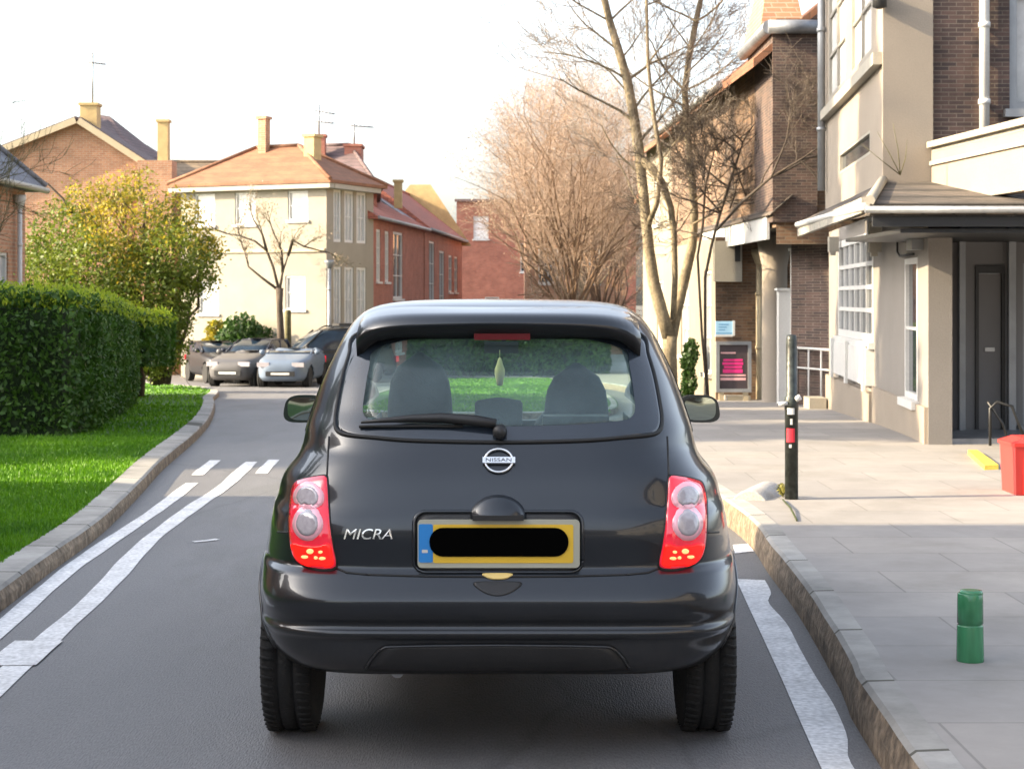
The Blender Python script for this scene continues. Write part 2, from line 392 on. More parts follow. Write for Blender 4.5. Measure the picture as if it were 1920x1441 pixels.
for y0, y1, n in ((5, 12, 16000), (12, 18, 14000)):                      # the lawn's far side, towards the houses
    y = nr.uniform(y0, y1, n); x = np.array([xl(v) for v in y]) - .2 - nr.uniform(0, 6.5, n)
    pts.append(np.stack([x, y, gz(y) + KH_L - .012], 1))
pts = np.concatenate(pts)
o = quads_mesh('grass', blades(pts, .045, .004 + pts[:, 1] * .0006), M_grass, k=3); tag(o, 'short green grass on the lawn beside the left kerb', 'grass', kind='stuff')
n = 14000; y = nr.uniform(24.8, 54, n); x = nr.uniform(-2.8, 1.9, n)
pts = np.stack([x, y, gz(y) + .085], 1)
pts = pts[(np.abs(x + .45) < 1.9)]
o = quads_mesh('grass', blades(pts, .05, np.full(len(pts), .03)), M_grass, k=3); tag(o, 'green grass on the lawn ahead, seen through the car windows', 'grass', kind='stuff')

# ------------------------------------------------------------------ houses
M_brick_o = brick('brick_orange', (.40, .20, .11), (.32, .15, .085), (.36, .27, .19), ms=.010)
M_brick_r = brick('brick_red', (.36, .125, .08), (.29, .095, .062), (.27, .16, .12), ms=.009)
M_brick_d = brick('brick_dark', (.10, .060, .047), (.048, .033, .03), (.135, .105, .08), bw=.15, bh=.042, ms=.005, var=.5)
M_brick_b = brick('brick_brown', (.20, .115, .065), (.10, .06, .038), (.17, .13, .09), bw=.17, bh=.052, ms=.007, var=.5)
M_rend_c = plain('render_cream', (.27, .243, .195), .85, var=.08, vs=1.2, bump=.1, bs=60, fine=.05)
M_rend_p = plain('render_pale', (.235, .20, .145), .85, var=.12, vs=1.5, bump=.1, bs=50, fine=.08)
M_rend_t = plain('render_tan', (.265, .225, .18), .85, var=.07, vs=1.3, bump=.15, bs=70, fine=.05)
M_rend_g = plain('render_grey', (.215, .197, .178), .85, var=.09, vs=1.1, bump=.15, bs=70, fine=.06)
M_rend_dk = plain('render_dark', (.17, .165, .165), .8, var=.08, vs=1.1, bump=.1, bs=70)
M_white = plain('white_paint', (.56, .555, .535), .5, var=.05, vs=4, fine=.05)
M_offw = plain('cream_paint', (.31, .285, .235), .55, var=.07, vs=4, fine=.05)
M_trim = plain('tan_trim', (.40, .33, .22), .6, var=.1, vs=3)
M_grey = plain('grey_metal', (.28, .29, .30), .45, metal=.4, var=.15)
M_lead = plain('lead', (.25, .26, .28), .5, metal=.6, var=.25, vs=5)
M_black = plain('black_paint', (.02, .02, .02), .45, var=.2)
M_dark = plain('dark_interior', (.012, .012, .014), .9, var=.2)
M_pane = plain('window_glass', (.05, .06, .07), .06, var=.5, vs=1.2, spec=.8)
M_panew = plain('curtained_glass', (.48, .48, .47), .12, var=.25, vs=2.5, spec=.7)
M_paneb = plain('pale_glass', (.72, .72, .70), .1, var=.18, vs=1.4, spec=.7)
M_tile_o = brick('tile_orange', (.225, .10, .052), (.18, .08, .042), (.14, .07, .04), bw=.3, bh=.16, ms=.012, bump=.5, var=.25)
M_tile_r = brick('tile_red', (.34, .11, .07), (.27, .085, .058), (.13, .045, .032), bw=.3, bh=.16, ms=.012, bump=.5)
M_tile_d = brick('tile_dark', (.13, .085, .085), (.10, .07, .07), (.05, .04, .04), bw=.3, bh=.15, ms=.012, bump=.5)
M_tile_b = brick('tile_brown', (.22, .16, .10), (.16, .12, .08), (.10, .075, .05), bw=.3, bh=.15, ms=.012, bump=.5, var=.35)
M_slate = brick('slate', (.16, .17, .20), (.12, .13, .15), (.06, .065, .07), bw=.35, bh=.2, ms=.01, bump=.4)
M_rooftile = brick('tile_weathered', (.12, .095, .075), (.06, .05, .042), (.03, .025, .02), bw=.26, bh=.10, ms=.016, bump=.8, var=.5)
M_paneh = plain('sky_white_glass', (.80, .80, .79), .05, var=.05, spec=1.); M_frameg = plain('taupe_frame', (.235, .215, .18), .6, var=.1)  # white pane base stands in for the sky's reflection
M_yellowch = plain('chimney_render', (.44, .32, .15), .85, var=.15, vs=3, fine=.1)

def wall(mb, p0, p1, z0, z1, op=(), depth=.14):
    "vertical wall p0->p1 (outside on the right), with openings (s0,s1,za,zb)"
    p0 = Vector(p0[:2]); p1 = Vector(p1[:2]); L = (p1 - p0).length; u = (p1 - p0) / L; n = Vector((u.y, -u.x))
    P = lambda s, z, d=0: (p0.x + u.x * s - n.x * d, p0.y + u.y * s - n.y * d, z)
    ss = sorted({0, L} | {max(0, min(L, a)) for o in op for a in o[:2]}); zs = sorted({z0, z1} | {max(z0, min(z1, a)) for o in op for a in o[2:4]})
    for a, b in zip(ss, ss[1:]):
        for c, d in zip(zs, zs[1:]):
            m, k = (a + b) / 2, (c + d) / 2
            if any(o[0] < m < o[1] and o[2] < k < o[3] for o in op): continue
            mb.quad(P(a, c), P(b, c), P(b, d), P(a, d))
    for a, b, c, d in [o[:4] for o in op]:
        mb.quad(P(a, c), P(a, c, depth), P(b, c, depth), P(b, c)); mb.quad(P(a, d), P(b, d), P(b, d, depth), P(a, d, depth))
        mb.quad(P(a, c), P(a, d), P(a, d, depth), P(a, c, depth)); mb.quad(P(b, c), P(b, c, depth), P(b, d, depth), P(b, d))
def window(parent, p0, p1, s0, s1, za, zb, bars=(1, 1), frame=None, pane=None, sill=True, depth=.14, fw=.055, bw=.03, name='window'):
    p0 = Vector(p0[:2]); p1 = Vector(p1[:2]); u = (p1 - p0).normalized(); n = Vector((u.y, -u.x))
    frame = frame or M_white; pane = pane or M_pane
    def bx(mb, a, b, c, d, d0, d1):
        q = [p0 + u * a - n * d0, p0 + u * b - n * d0, p0 + u * b - n * d1, p0 + u * a - n * d1]
        mb.prism([(v.x, v.y) for v in q], c, d)
    mb = MB(); e = .002
    f0, b0, b1, g0, g1 = (.03, .045, depth - .02, depth - .05, depth + .01) if depth > .1 else (depth - .05, depth - .046, depth - .008, depth - .014, depth + .01)
    bx(mb, s0 + e, s0 + fw, za + e, zb - e, f0, depth); bx(mb, s1 - fw, s1 - e, za + e, zb - e, f0, depth)
    bx(mb, s0 + fw, s1 - fw, za + e, za + fw, f0, depth); bx(mb, s0 + fw, s1 - fw, zb - fw, zb - e, f0, depth)
    nx, nz = bars
    for i in range(1, nx + 1):
        c = s0 + fw + (s1 - s0 - 2 * fw) * i / (nx + 1); bx(mb, c - bw / 2, c + bw / 2, za + fw, zb - fw, b0, b1)
    for i in range(1, nz + 1):
        c = za + fw + (zb - za - 2 * fw) * i / (nz + 1); bx(mb, s0 + fw, s1 - fw, c - bw / 2, c + bw / 2, b0 + .003, b1 - .002)
    w = mb.build(name, frame, parent)
    mp = MB(); bx(mp, s0 + fw * .8, s1 - fw * .8, za + fw * .8, zb - fw * .8, g0, g1); mp.build('pane', pane, w)
    if sill:
        m2 = MB(); bx(m2, s0 - .06, s1 + .06, za - .08, za - .002, -.07, depth - .03); m2.build('sill', frame, w)
    return w
def base_of(corners, zb): return (sum(c[0] for c in corners) / len(corners), sum(c[1] for c in corners) / len(corners), zb)
def chimney(parent, x, y, z0, z1, wx, wy, mat, cap=None, pots=0, ang=0.0, pot_mat=None):
    ca, sa = math.cos(ang), math.sin(ang)
    def rc(hx, hy): return [(x + ca * a - sa * b, y + sa * a + ca * b) for a, b in ((-hx, -hy), (hx, -hy), (hx, hy), (-hx, hy))]
    mb = MB(); mb.prism(rc(wx / 2, wy / 2), z0, z1); c = mb.build('chimney', mat, parent)
    m2 = MB(); m2.prism(rc(wx / 2 + .05, wy / 2 + .05), z1, z1 + .09); m2.build('cap', cap or mat, c)
    for i in range(pots):
        m3 = MB(); m3.lathe([(.10, 0), (.11, .03), (.085, .06), (.075, .32), (.095, .34), (.095, .37), (.06, .37)], 12, c=(x + ca * (i - (pots - 1) / 2) * .3, y + sa * (i - (pots - 1) / 2) * .3, z1 + .09)); m3.build('chimney_pot', pot_mat or M_tile_o, c)
    return c
def aerial(label, x, y, z0, z1, ang, arms):
    t = thing('tv_aerial', label, 'aerial', (x, y, z0), 'rooftop television aerials')
    MB().tube([(x, y, z0), (x, y, z1)], .04, 6).build('mast', M_grey, t)
    mb = MB()
    for (zz, L, k) in arms:
        d = Vector((math.cos(ang), math.sin(ang), -.12 * k)); n = Vector((-math.sin(ang), math.cos(ang), 0))
        a = Vector((x, y, zz)); mb.tube([a - d * .15, a + d * L], .032, 5)
        for i in range(6):
            c = a + d * (L * i / 5); w = .28 - .025 * i; mb.tube([c - n * w, c + n * w], .016, 4)
    mb.build('antenna', M_lead, t); return t
def hip_roof(parent, c, ze, zr, over, mat, name='roof', inset=None, thick=.10, hip0=True, hip1=True):
    "c: corners A,B,C,D (ccw, A->B front). ridge parallel to A-B"
    A, B, C, D = [Vector((p[0], p[1])) for p in c]
    u = (B - A).normalized(); v = (D - A).normalized(); w = (D - A).length
    A2, B2, C2, D2 = A - u * over - v * over, B + u * over - v * over, C + u * over + v * over, D - u * over + v * over
    ins = w / 2 + over if inset is None else inset
    r0 = (A2 + D2) / 2 + u * (ins if hip0 else 0); r1 = (B2 + C2) / 2 - u * (ins if hip1 else 0)
    k = lambda p, z: (p.x, p.y, z)
    mb = MB()
    mb.quad(k(A2, ze), k(B2, ze), k(r1, zr), k(r0, zr)); mb.quad(k(C2, ze), k(D2, ze), k(r0, zr), k(r1, zr))
    mb.tri(k(B2, ze), k(C2, ze), k(r1, zr)); mb.tri(k(D2, ze), k(A2, ze), k(r0, zr))
    mb.quad(k(A2, ze - thick), k(D2, ze - thick), k(C2, ze - thick), k(B2, ze - thick))
    for p, q in ((A2, B2), (B2, C2), (C2, D2), (D2, A2)): mb.quad(k(p, ze - thick), k(q, ze - thick), k(q, ze), k(p, ze))
    r = mb.build(name, mat, parent)
    m2 = MB(); hips = [(r0, r1, zr, zr)]
    if hip0: hips += [(A2, r0, ze, zr), (D2, r0, ze, zr)]
    if hip1: hips += [(B2, r1, ze, zr), (C2, r1, ze, zr)]
    for p, q, z1, z2 in hips: m2.tube([(p.x, p.y, z1 + .02), (q.x, q.y, z2 + .02)], .07, 6)
    m2.build('ridge_tiles', mat, r)
    return r, (A2, B2, C2, D2, r0, r1)
def gutter(parent, a, b, z, mat=None, r=.06):
    MB().tube([(a[0], a[1], z), (b[0], b[1], z)], r, 8).build('gutter', mat or M_offw, parent)
def downpipe(parent, x, y, z0, z1, mat=None, r=.045, hopper=True):
    mb = MB().tube([(x, y, z0), (x, y, z1)], r, 8)
    if hopper: mb.lathe([(r * 1.2, z1 - .02), (r * 2.6, z1 + .16), (r * 2.6, z1 + .24), (r, z1 + .24)], 10, c=(x, y, 0))
    for k in range(3): mb.lathe([(r * 1.25, 0), (r * 1.25, .05)], 10, c=(x, y, z0 + (z1 - z0) * (k + .6) / 3.2))
    return mb.build('downpipe', mat or M_white, parent)
ZB = -1.35
# --- cream hipped house
A, B = (-11.12, 57.35), (-5.98, 55.0); v = Vector((.415, .91)).normalized()
D, C_ = (A[0] + v.x * 3.1, A[1] + v.y * 3.1), (B[0] + v.x * 3.1, B[1] + v.y * 3.1)
t = thing('house', 'cream rendered two-storey house with orange hipped roof, left of the road', 'house', base_of([A, B, C_, D], ZB))
Lf = (Vector(B) - Vector(A)).length
wf = [(.55, 1.35, 3.95, 5.0), (2.15, 2.95, 3.95, 5.0), (4.2, 4.95, 4.05, 5.0), (.7, 1.5, 1.0, 2.1), (4.1, 4.85, 1.15, 2.25)]
ws = [(.45, .95, 3.35, 5.05), (1.15, 1.75, 3.35, 5.05), (1.95, 2.6, 3.35, 5.05), (.45, .95, .4, 2.55), (1.15, 1.75, .4, 2.55), (1.95, 2.6, .4, 2.55)]
mb = MB(); wall(mb, A, B, ZB, 5.3, wf); wall(mb, B, C_, ZB, 5.3, ws); wall(mb, C_, D, ZB, 5.3); wall(mb, D, A, ZB, 5.3)
mb.build('wall', M_rend_c, t)
for w in wf: window(t, A, B, *w, bars=(0, 1), pane=M_panew)
for w in ws: window(t, B, C_, *w, bars=(1, 1), pane=M_panew, fw=.09, sill=False)
mb = MB(); u_ = (Vector(B) - Vector(A)).normalized(); n_ = Vector((u_.y, -u_.x))
mb.obox(Vector(A) + u_ * .05, Vector(B) - u_ * .05, n_, .06, 3.02, 3.13); mb.build('string_course', M_trim, t)
roof, rp = hip_roof(t, [A, B, C_, D], 5.32, 6.62, .35, M_tile_o, inset=2.35)
mb = MB(); mb.obox(Vector(A) - u_ * .3, Vector(B) + u_ * .3, n_, .31, 5.06, 5.215); mb.obox(Vector(B) + u_ * .02, Vector(C_), u_, .3, 5.06, 5.215); mb.build('eaves_board', M_offw, t)
chimney(t, *(at(495, 270, 57.6).xy), 6.2, 7.55, .3, .3, M_brick_o, pots=0, ang=-.4)
p = at(586, 300, 56.6); chimney(t, p.x, p.y, 5.5, 6.85, .38, .5, M_yellowch, ang=-.4)
downpipe(t, B[0] + .1, B[1] - .06, ZB, 2.5, M_grey, .06)
# --- lower linked house behind, brown tiles
A, B = (-13.6, 60.2), (-9.0, 60.9); D, C_ = (-13.6, 66), (-9.0, 66)
t = thing('house', 'low brown-tiled house between the gable house and the cream house', 'house', base_of([A, B, C_, D], ZB))
mb = MB()
for p, q in ((A, B), (B, C_), (C_, D), (D, A)): wall(mb, p, q, ZB, 5.2)
mb.build('wall', M_brick_o, t); hip_roof(t, [A, B, C_, D], 5.2, 6.55, .25, M_tile_b, hip0=False, hip1=False)
p = at(307, 250, 59.6); chimney(t, p.x, p.y, 4.5, 7.65, .36, .4, M_yellowch)
mb = MB().box(-13.0, 59.2, ZB, -11.8, 60.1, 6.3); mb.build('wall', M_brick_o, t)
# --- brick gable house
gy, gd = 60.5, 11.0
def gx(px): return (px - PX) * gy / F
xa, xL, xR = gx(148), gx(-170), gx(292)
za, zL, zR = at(0, 226, gy).z, at(0, 348, gy).z, at(0, 318, gy).z
t = thing('house', 'orange brick gable house with cream verge and a square chimney on its apex', 'house', ((xL + xR) / 2, gy, ZB))
mb = MB(); g = [(xL, zL), (xL, ZB), (xR, ZB), (xR, zR), (xa, za)]
f = [(x, gy, z) for x, z in g]; b = [(x, gy + gd, z) for x, z in g]
mb.add(f + b, [(0, 1, 2, 3, 4), (9, 8, 7, 6, 5)] + [(i, 5 + i, 5 + (i + 1) % 5, (i + 1) % 5) for i in range(3)]); mb.build('wall', M_brick_o, t)
mb = MB(); o_ = .3
def rslab(p, q, y0, y1, th):
    d = (Vector(q) - Vector(p)).normalized(); n = Vector((-d.y, d.x)); n = n if n.y > 0 else -n
    a0, b0, a1, b1 = Vector(p), Vector(q), Vector(p) + n * th, Vector(q) + n * th
    vs = [(a0.x, y0, a0.y), (b0.x, y0, b0.y), (b1.x, y0, b1.y), (a1.x, y0, a1.y), (a0.x, y1, a0.y), (b0.x, y1, b0.y), (b1.x, y1, b1.y), (a1.x, y1, a1.y)]
    return vs, [(0, 1, 2, 3), (7, 6, 5, 4), (0, 4, 5, 1), (1, 5, 6, 2), (2, 6, 7, 3), (3, 7, 4, 0)]
mb.add(*rslab((xL - .4, zL - .22), (xa, za), gy - o_, gy + gd, .14)); mb.add(*rslab((xa, za), (xR + .35, zR - .25), gy - o_, gy + gd, .14)); mb.build('roof', M_tile_d, t)
# raised rear roof slope seen over the right verge
mb = MB(); p1, p2, p3, p4 = at(178, 214, 66), at(206, 218, 66), at(300, 292, 66), at(270, 306, 62)
mb.slab([(xa + .1, gy + 1.0, za + .12), (p4.x, 61.6, p4.z), (p3.x, 66, p3.z), (p2.x, 66, p2.z), (p1.x, 66, p1.z)], .12); mb.build('roof', M_tile_d, t)
mb = MB()
mb.add(*rslab((xL - .4, zL - .36), (xa, za - .12), gy - o_ - .04, gy - o_ + .0, .22)); mb.add(*rslab((xa, za - .12), (xR + .35, zR - .38), gy - o_ - .04, gy - o_, .22)); mb.build('verge_board', M_trim, t)
chimney(t, gx(163), gy + .5, za - .8, at(0, 196, gy).z, .6, .6, M_yellowch)
aerial('tall thin television aerial on the gable house chimney, a single short arm', gx(167), gy + .5, at(0, 194, gy).z, at(0, 95, gy).z, -.25, [(at(0, 114, gy).z, .5, 1.2)])
# --- long brick house whose street front ends at the left edge, slate roof
A, B = (-9.3, 32.6), (-15.5, 32.6); C_, D = (-15.5, 15.9), (-9.3, 15.9)
t = thing('house', 'brick house with slate hipped roof and white downpipe at the left edge', 'house', base_of([A, B, C_, D], -.6))
L_ = 16.7; wz = [(s - .7, s + .7, .35, 2.35) for s in (2.5, 5.5, 8.5, 11.5, 14.9)]
mb = MB(); wall(mb, D, A, -.6, 3.62, wz); wall(mb, A, B, -.6, 3.62); wall(mb, B, C_, -.6, 3.62); wall(mb, C_, D, -.6, 3.62); mb.build('wall', M_brick_o, t)
for w in wz: window(t, D, A, *w, bars=(1, 1), pane=M_panew)
hip_roof(t, [D, A, B, C_], 3.65, 7.0, .3, M_slate)
gutter(t, (-8.96, 15.6), (-8.96, 32.9), 3.58)
downpipe(t, -9.2, 31.9, -.6, 3.2)
# --- red brick terrace along the far side
def terrace(label, p0, p1, ze, zr, zb, mats, wins, deep=5.2, cat='house', front=M_brick_r, extra=None):
    "street front p0 (near) -> p1 (far), faces right"
    p0 = Vector(p0); p1 = Vector(p1); u = (p1 - p0).normalized(); n = Vector((u.y, -u.x))
    c = [p0, p1, p1 - n * deep, p0 - n * deep]
    t = thing('house', label, cat, base_of(c, zb), 'red terrace houses'); mb = MB()
    wall(mb, c[0], c[1], zb, ze, wins); wall(mb, c[1], c[2], zb, ze); wall(mb, c[2], c[3], zb, ze); wall(mb, c[3], c[0], zb, ze)
    mid0, mid1 = (c[0] + c[3]) / 2, (c[1] + c[2]) / 2
    mb.tri((c[0].x, c[0].y, ze), (mid0.x, mid0.y, zr - .08), (c[3].x, c[3].y, ze)); mb.tri((c[1].x, c[1].y, ze), (c[2].x, c[2].y, ze), (mid1.x, mid1.y, zr - .08))
    mb.build('wall', front, t)
    for w in wins: window(t, p0, p1, *w, bars=(1, 2), fw=.09, pane=M_panew if rng.random() < .6 else M_pane)
    hip_roof(t, [tuple(q) for q in c], ze, zr, .25, mats, hip0=False, hip1=False)
    e0, e1 = p0 + n * .27, p1 + n * .27; gutter(t, e0, e1, ze - .04, M_grey)
    return t, u, n
t, u, n = terrace('red brick terrace house next to the cream house, tall white windows', (-4.78, 57.7), (-3.55, 68.6), 4.3, 6.0, ZB, M_tile_r,
    [(1.0, 1.8, 2.1, 3.9), (2.6, 3.4, 2.1, 3.9), (4.2, 6.2, 1.5, 3.95), (1.2, 2.0, -.5, 1.1), (2.8, 3.6, -.5, 1.1), (4.6, 6.2, -.5, 1.1)])
p = at(766, 352, 66); chimney(t, p.x - .4, p.y, 5.0, 6.0, .3, .35, M_yellowch)
MB().slab([(-4.55 + .1, 67.4, 4.5), (-3.55, 67.4, 4.3), (-3.35, 68.6, 4.3), (-6.0, 68.6, 6.05), (-6.1, 67.4, 6.05)], .05).build('roof_flashing', M_lead, t)
t, u, n = terrace('far red brick terrace house with ochre gable parapet and long window', (-3.52, 68.8), (-2.45, 84.0), 4.35, 6.6, ZB, M_tile_r,
    [(1.5, 3.4, 1.2, 3.9), (5.2, 7.2, .6, 3.6), (9, 10.5, 1.8, 3.5), (11.5, 13, 1.8, 3.5)])
m = MB(); q0, q1 = Vector((-2.3, 84.2)), Vector((-7.6, 84.6))
m.add([(-2.0, 83.7, 4.1), (-2.0, 84.2, 4.1), (-7.4, 84.3, 4.1), (-7.4, 83.8, 4.1), (-4.0, 83.7, 7.1), (-4.0, 84.2, 7.1), (-5.0, 83.8, 7.1), (-5.0, 84.3, 7.1)], [(0, 4, 6, 3), (1, 2, 7, 5), (0, 1, 5, 4), (3, 6, 7, 2), (4, 5, 7, 6)])
m.build('parapet', M_yellowch, t)
# --- taller red roof and chimney block rising behind the cream house
A, B = (-9.2, 63.5), (-4.9, 61.9); D, C_ = (-7.6, 68), (-5.6, 67.4)
t = thing('house', 'dark red roofed house with a long chimney stack behind the cream house', 'house', base_of([A, B, C_, D], ZB))
mb = MB()
for p, q in ((A, B), (B, C_), (C_, D), (D, A)): wall(mb, p, q, ZB, 5.4)
mb.build('wall', M_brick_r, t); hip_roof(t, [A, B, C_, D], 5.4, 7.35, .3, M_tile_d, inset=1.3)
p = at(664, 300, 65); chimney(t, p.x, p.y, 5.5, 7.25, .62, 1.2, M_brick_r)
q = at(598, 262, 64.5); chimney(t, q.x, q.y, 6.2, 7.6, .5, .5, M_brick_r)
aerial('television aerial with two sloping arms above the cream house roof', q.x, q.y, 7.65, at(0, 196, 64.5).z, -.6, [(at(0, 208, 64.5).z, .75, 1.8), (at(0, 228, 64.5).z, .7, 1.2)])
aerial('shorter television aerial on the long red chimney stack', p.x, p.y, 7.3, at(0, 232, 65).z, -.3, [(at(0, 236, 65).z, .75, .8)])
# --- flat-topped brick building closing the street
y0 = 95.0; X = lambda px: (px - PX) * y0 / F
A, B = (X(856), y0), (X(1196), y0 + 1.5); D, C_ = (X(856), y0 + 9), (X(1196), y0 + 9)
zt = at(0, 378, y0).z
t = thing('building', 'flat-topped red brick building with one white window closing the street', 'building', base_of([A, B, C_, D], ZB))
wl_ = [(.95, 1.80, at(0, 448, y0).z, at(0, 405, y0).z), (3.6, 4.5, 3.0, 4.6), (6.2, 7.1, 3.0, 4.6), (1.6, 2.4, -.3, 1.6)]
mb = MB(); wall(mb, A, B, ZB, zt, wl_); wall(mb, B, C_, ZB, zt); wall(mb, C_, D, ZB, zt); wall(mb, D, A, ZB, zt)
mb.add([(A[0], A[1], zt), (B[0], B[1], zt), (C_[0], C_[1], zt), (D[0], D[1], zt)], [(0, 1, 2, 3)]); mb.build('wall', M_brick_r, t)
for w in wl_: window(t, A, B, *w, bars=(0, 1), pane=M_paneb if w[0] < 1 else M_pane)
mb = MB(); mb.box(A[0] - .1, A[1] - .1, zt - .0, B[0] + .1, A[1] + .25, zt + .14); mb.build('coping', M_tile_d, t)
# --- pale gable house behind the bare trees
y0 = 78.0; xc, hw = X(1110) * y0 / 95, 2.4
t = thing('house', 'ochre brick gable house half hidden by the bare tree twigs', 'house', (xc + .5, y0, ZB))
mb = MB(); g = [(xc - hw, 5.4), (xc - hw, ZB), (xc + 2.2, ZB), (xc + 2.2, 5.9), (xc + .9, 7.2)]
f = [(x, y0, z) for x, z in g]; b = [(x, y0 + 8, z) for x, z in g]
mb.add(f + b, [(0, 1, 2, 3, 4), (9, 8, 7, 6, 5)] + [(i, 5 + i, 5 + (i + 1) % 5, (i + 1) % 5) for i in range(3)]); mb.build('wall', M_brick_o, t)
mb = MB(); mb.add(*rslab((xc - hw - .3, 5.2), (xc + .9, 7.2), y0 - .3, y0 + 8, .12)); mb.add(*rslab((xc + .9, 7.2), (xc + 2.5, 5.6), y0 - .3, y0 + 8, .12)); mb.build('roof', M_tile_r, t)
for k in range(2): window(t, (xc - hw, y0), (xc + 2.2, y0), .6 + 1.9 * k, 1.5 + 1.9 * k, 2.2, 3.8, bars=(1, 1), depth=-.03)
# --- house left of the camera, out of frame, whose shadow falls across the road here
A, B, C_, D = (-9.5, -14), (-9.5, 7.8), (-17.5, 7.8), (-17.5, -14)
t = thing('house', 'two-storey brick house with hipped roof beside the lawn, left of the car', 'house', base_of([A, B, C_, D], -.3))
wz = [(s, s + 1.1, z, z + 1.5) for s in (2, 6, 10, 14, 18) for z in (.9, 3.7)]
mb = MB(); wall(mb, A, B, -.3, 6.6, wz); wall(mb, B, C_, -.3, 6.6); wall(mb, C_, D, -.3, 6.6); wall(mb, D, A, -.3, 6.6); mb.build('wall', M_brick_o, t)
for w in wz: window(t, A, B, *w, bars=(1, 1))
hip_roof(t, [A, B, C_, D], 6.65, 10.0, .4, M_tile_r)
A, B, C_, D = (-9.7, 8.25), (-9.7, 11.5), (-14.5, 11.5), (-14.5, 8.25)  # unseen annex, added to shape the shade on lawn and road
t = thing('shade_annex', 'unseen brick annex with hipped roof, added to shade the lawn and road', 'shade_annex', base_of([A, B, C_, D], -.3))
mb = MB(); wall(mb, A, B, -.3, 4.1, [(.6, 2.8, -.05, 2.2)]); wall(mb, B, C_, -.3, 4.1); wall(mb, C_, D, -.3, 4.1); wall(mb, D, A, -.3, 4.1); mb.build('wall', M_brick_o, t)
MB().box(-9.69, 8.87, -.04, -9.66, 11.03, 2.19).build('door', M_white, t); hip_roof(t, [A, B, C_, D], 4.15, 5.4, .25, M_tile_r)
# unseen houses added behind the viewer to darken reflections in the car
for lab, (A, B, C_, D), ze, zr in (('brick house with dark roof across the end of the street behind the viewer', ((9, -42), (-10, -42), (-10, -52), (9, -52)), 6.5, 9.5), ('unseen rendered house with dark roof added at the right rear for reflections', ((5.2, 2), (5.2, -30), (14, -30), (14, 2)), 6.0, 9.0)):
    t = thing('house', lab, 'house', base_of([A, B, C_, D], -.3)); L_ = (Vector(B) - Vector(A)).length; wz = [(s, s + 1.1, z, z + 1.5) for s in np.arange(2, L_ - 2, 4.0) for z in (.9, 3.7)]
    mb = MB(); wall(mb, A, B, -.3, ze, wz); wall(mb, B, C_, -.3, ze); wall(mb, C_, D, -.3, ze); wall(mb, D, A, -.3, ze); mb.build('wall', M_brick_d if 'brick' in lab else M_rend_g, t)
    for w in wz: window(t, A, B, *w, bars=(1, 1))
    hip_roof(t, [A, B, C_, D], ze + .05, zr, .4, M_tile_d)
# ------------------------------------------------------------------ right-hand buildings
def fx(y): return 3.83 + .083 * (y - 15.7)             # street facade of the rendered corner building
# helper: street facade runs from far to near so that its outside (the street) is on the right hand side
def sfac(ya, yb, off=0.0): return (fx(yb) - off, yb), (fx(ya) - off, ya)
t = thing('building', 'rendered corner building with tan pilaster, tiled porch canopy and dark brick upper storey', 'building', (5.5, 19, 0))
P_far, P_near = (fx(24.6), 24.6), (fx(15.7), 15.7)
LF = (Vector(P_far) - Vector(P_near)).length; S_ = lambda y: (24.6 - y) * LF / 8.9
mb = MB()
nw = (S_(17.15), S_(16.32), .52, 1.9)
bay = (S_(23.3), S_(19.6), 1.0, 2.28)
wall(mb, P_far, P_near, -.5, 2.46, [nw, bay], depth=.16)
wall(mb, P_near, (fx(15.7) + .22, 15.7), -.5, 2.35)
wall(mb, (fx(15.7) + .22, 15.7), (fx(15.7) + .22, 16.85), -.5, 2.35)
mb.build('wall', M_rend_g, t)
mb = MB(); n_ = Vector((-1, .083)).normalized()
mb.obox(Vector((fx(24.5), 24.5)), Vector((fx(19.55), 19.55)), n_, .06, -.5, .42); mb.obox(Vector((fx(19.5), 19.5)), Vector((fx(15.72), 15.72)), n_, .035, -.5, .50); mb.build('plinth', M_rend_t, t)
w = window(t, P_far, P_near, *nw, bars=(0, 1), pane=M_pane, depth=.045, fw=.06)
w = window(t, P_far, P_near, *bay, bars=(5, 3), pane=M_pane, depth=.042, fw=.09, bw=.05)
mb = MB(); mb.obox(Vector((fx(23.3), 23.3)), Vector((fx(19.6), 19.6)), n_, .09, .50, .93); mb.build('panel', M_white, t)
for yy in (23.2, 21.5, 19.7):
    MB().obox(Vector((fx(yy + .08), yy + .08)) + n_ * .092, Vector((fx(yy - .08), yy - .08)) + n_ * .092, n_, .03, .44, .97).build('panel_post', M_white, t)
# porch recess: shaded wall facing the camera, with the door
R0, R1 = (fx(15.7) + .222, 16.9), (7.5, 16.9)
dS = lambda px: (px - PX) * 16.9 / F - R0[0]
mb = MB(); d0, d1 = dS(1828), dS(1884)
e0, e1 = dS(1918), dS(2080)
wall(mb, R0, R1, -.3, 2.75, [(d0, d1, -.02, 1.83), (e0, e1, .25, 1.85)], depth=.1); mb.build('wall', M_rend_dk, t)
D0 = Vector(R0)
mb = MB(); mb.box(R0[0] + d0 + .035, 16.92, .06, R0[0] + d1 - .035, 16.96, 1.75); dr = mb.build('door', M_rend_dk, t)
mb = MB()
mb.box(R0[0] + d0 + .002, 16.88, .05, R0[0] + d0 + .034, 16.98, 1.828); mb.box(R0[0] + d1 - .034, 16.88, .05, R0[0] + d1 - .002, 16.98, 1.828); mb.box(R0[0] + d0 + .034, 16.88, 1.752, R0[0] + d1 - .034, 16.98, 1.828); mb.build('door_frame', M_black, dr)
mb = MB(); z_ = at(0, 655, 16.9).z; mb.box(R0[0] + d0 + .10, 16.90, z_ - .02, R0[0] + d1 - .10, 16.918, z_ + .02); mb.build('letter_plate', M_white, dr)
window(t, R0, R1, e0, e1, .25, 1.85, bars=(1, 1), frame=M_grey, depth=.1)
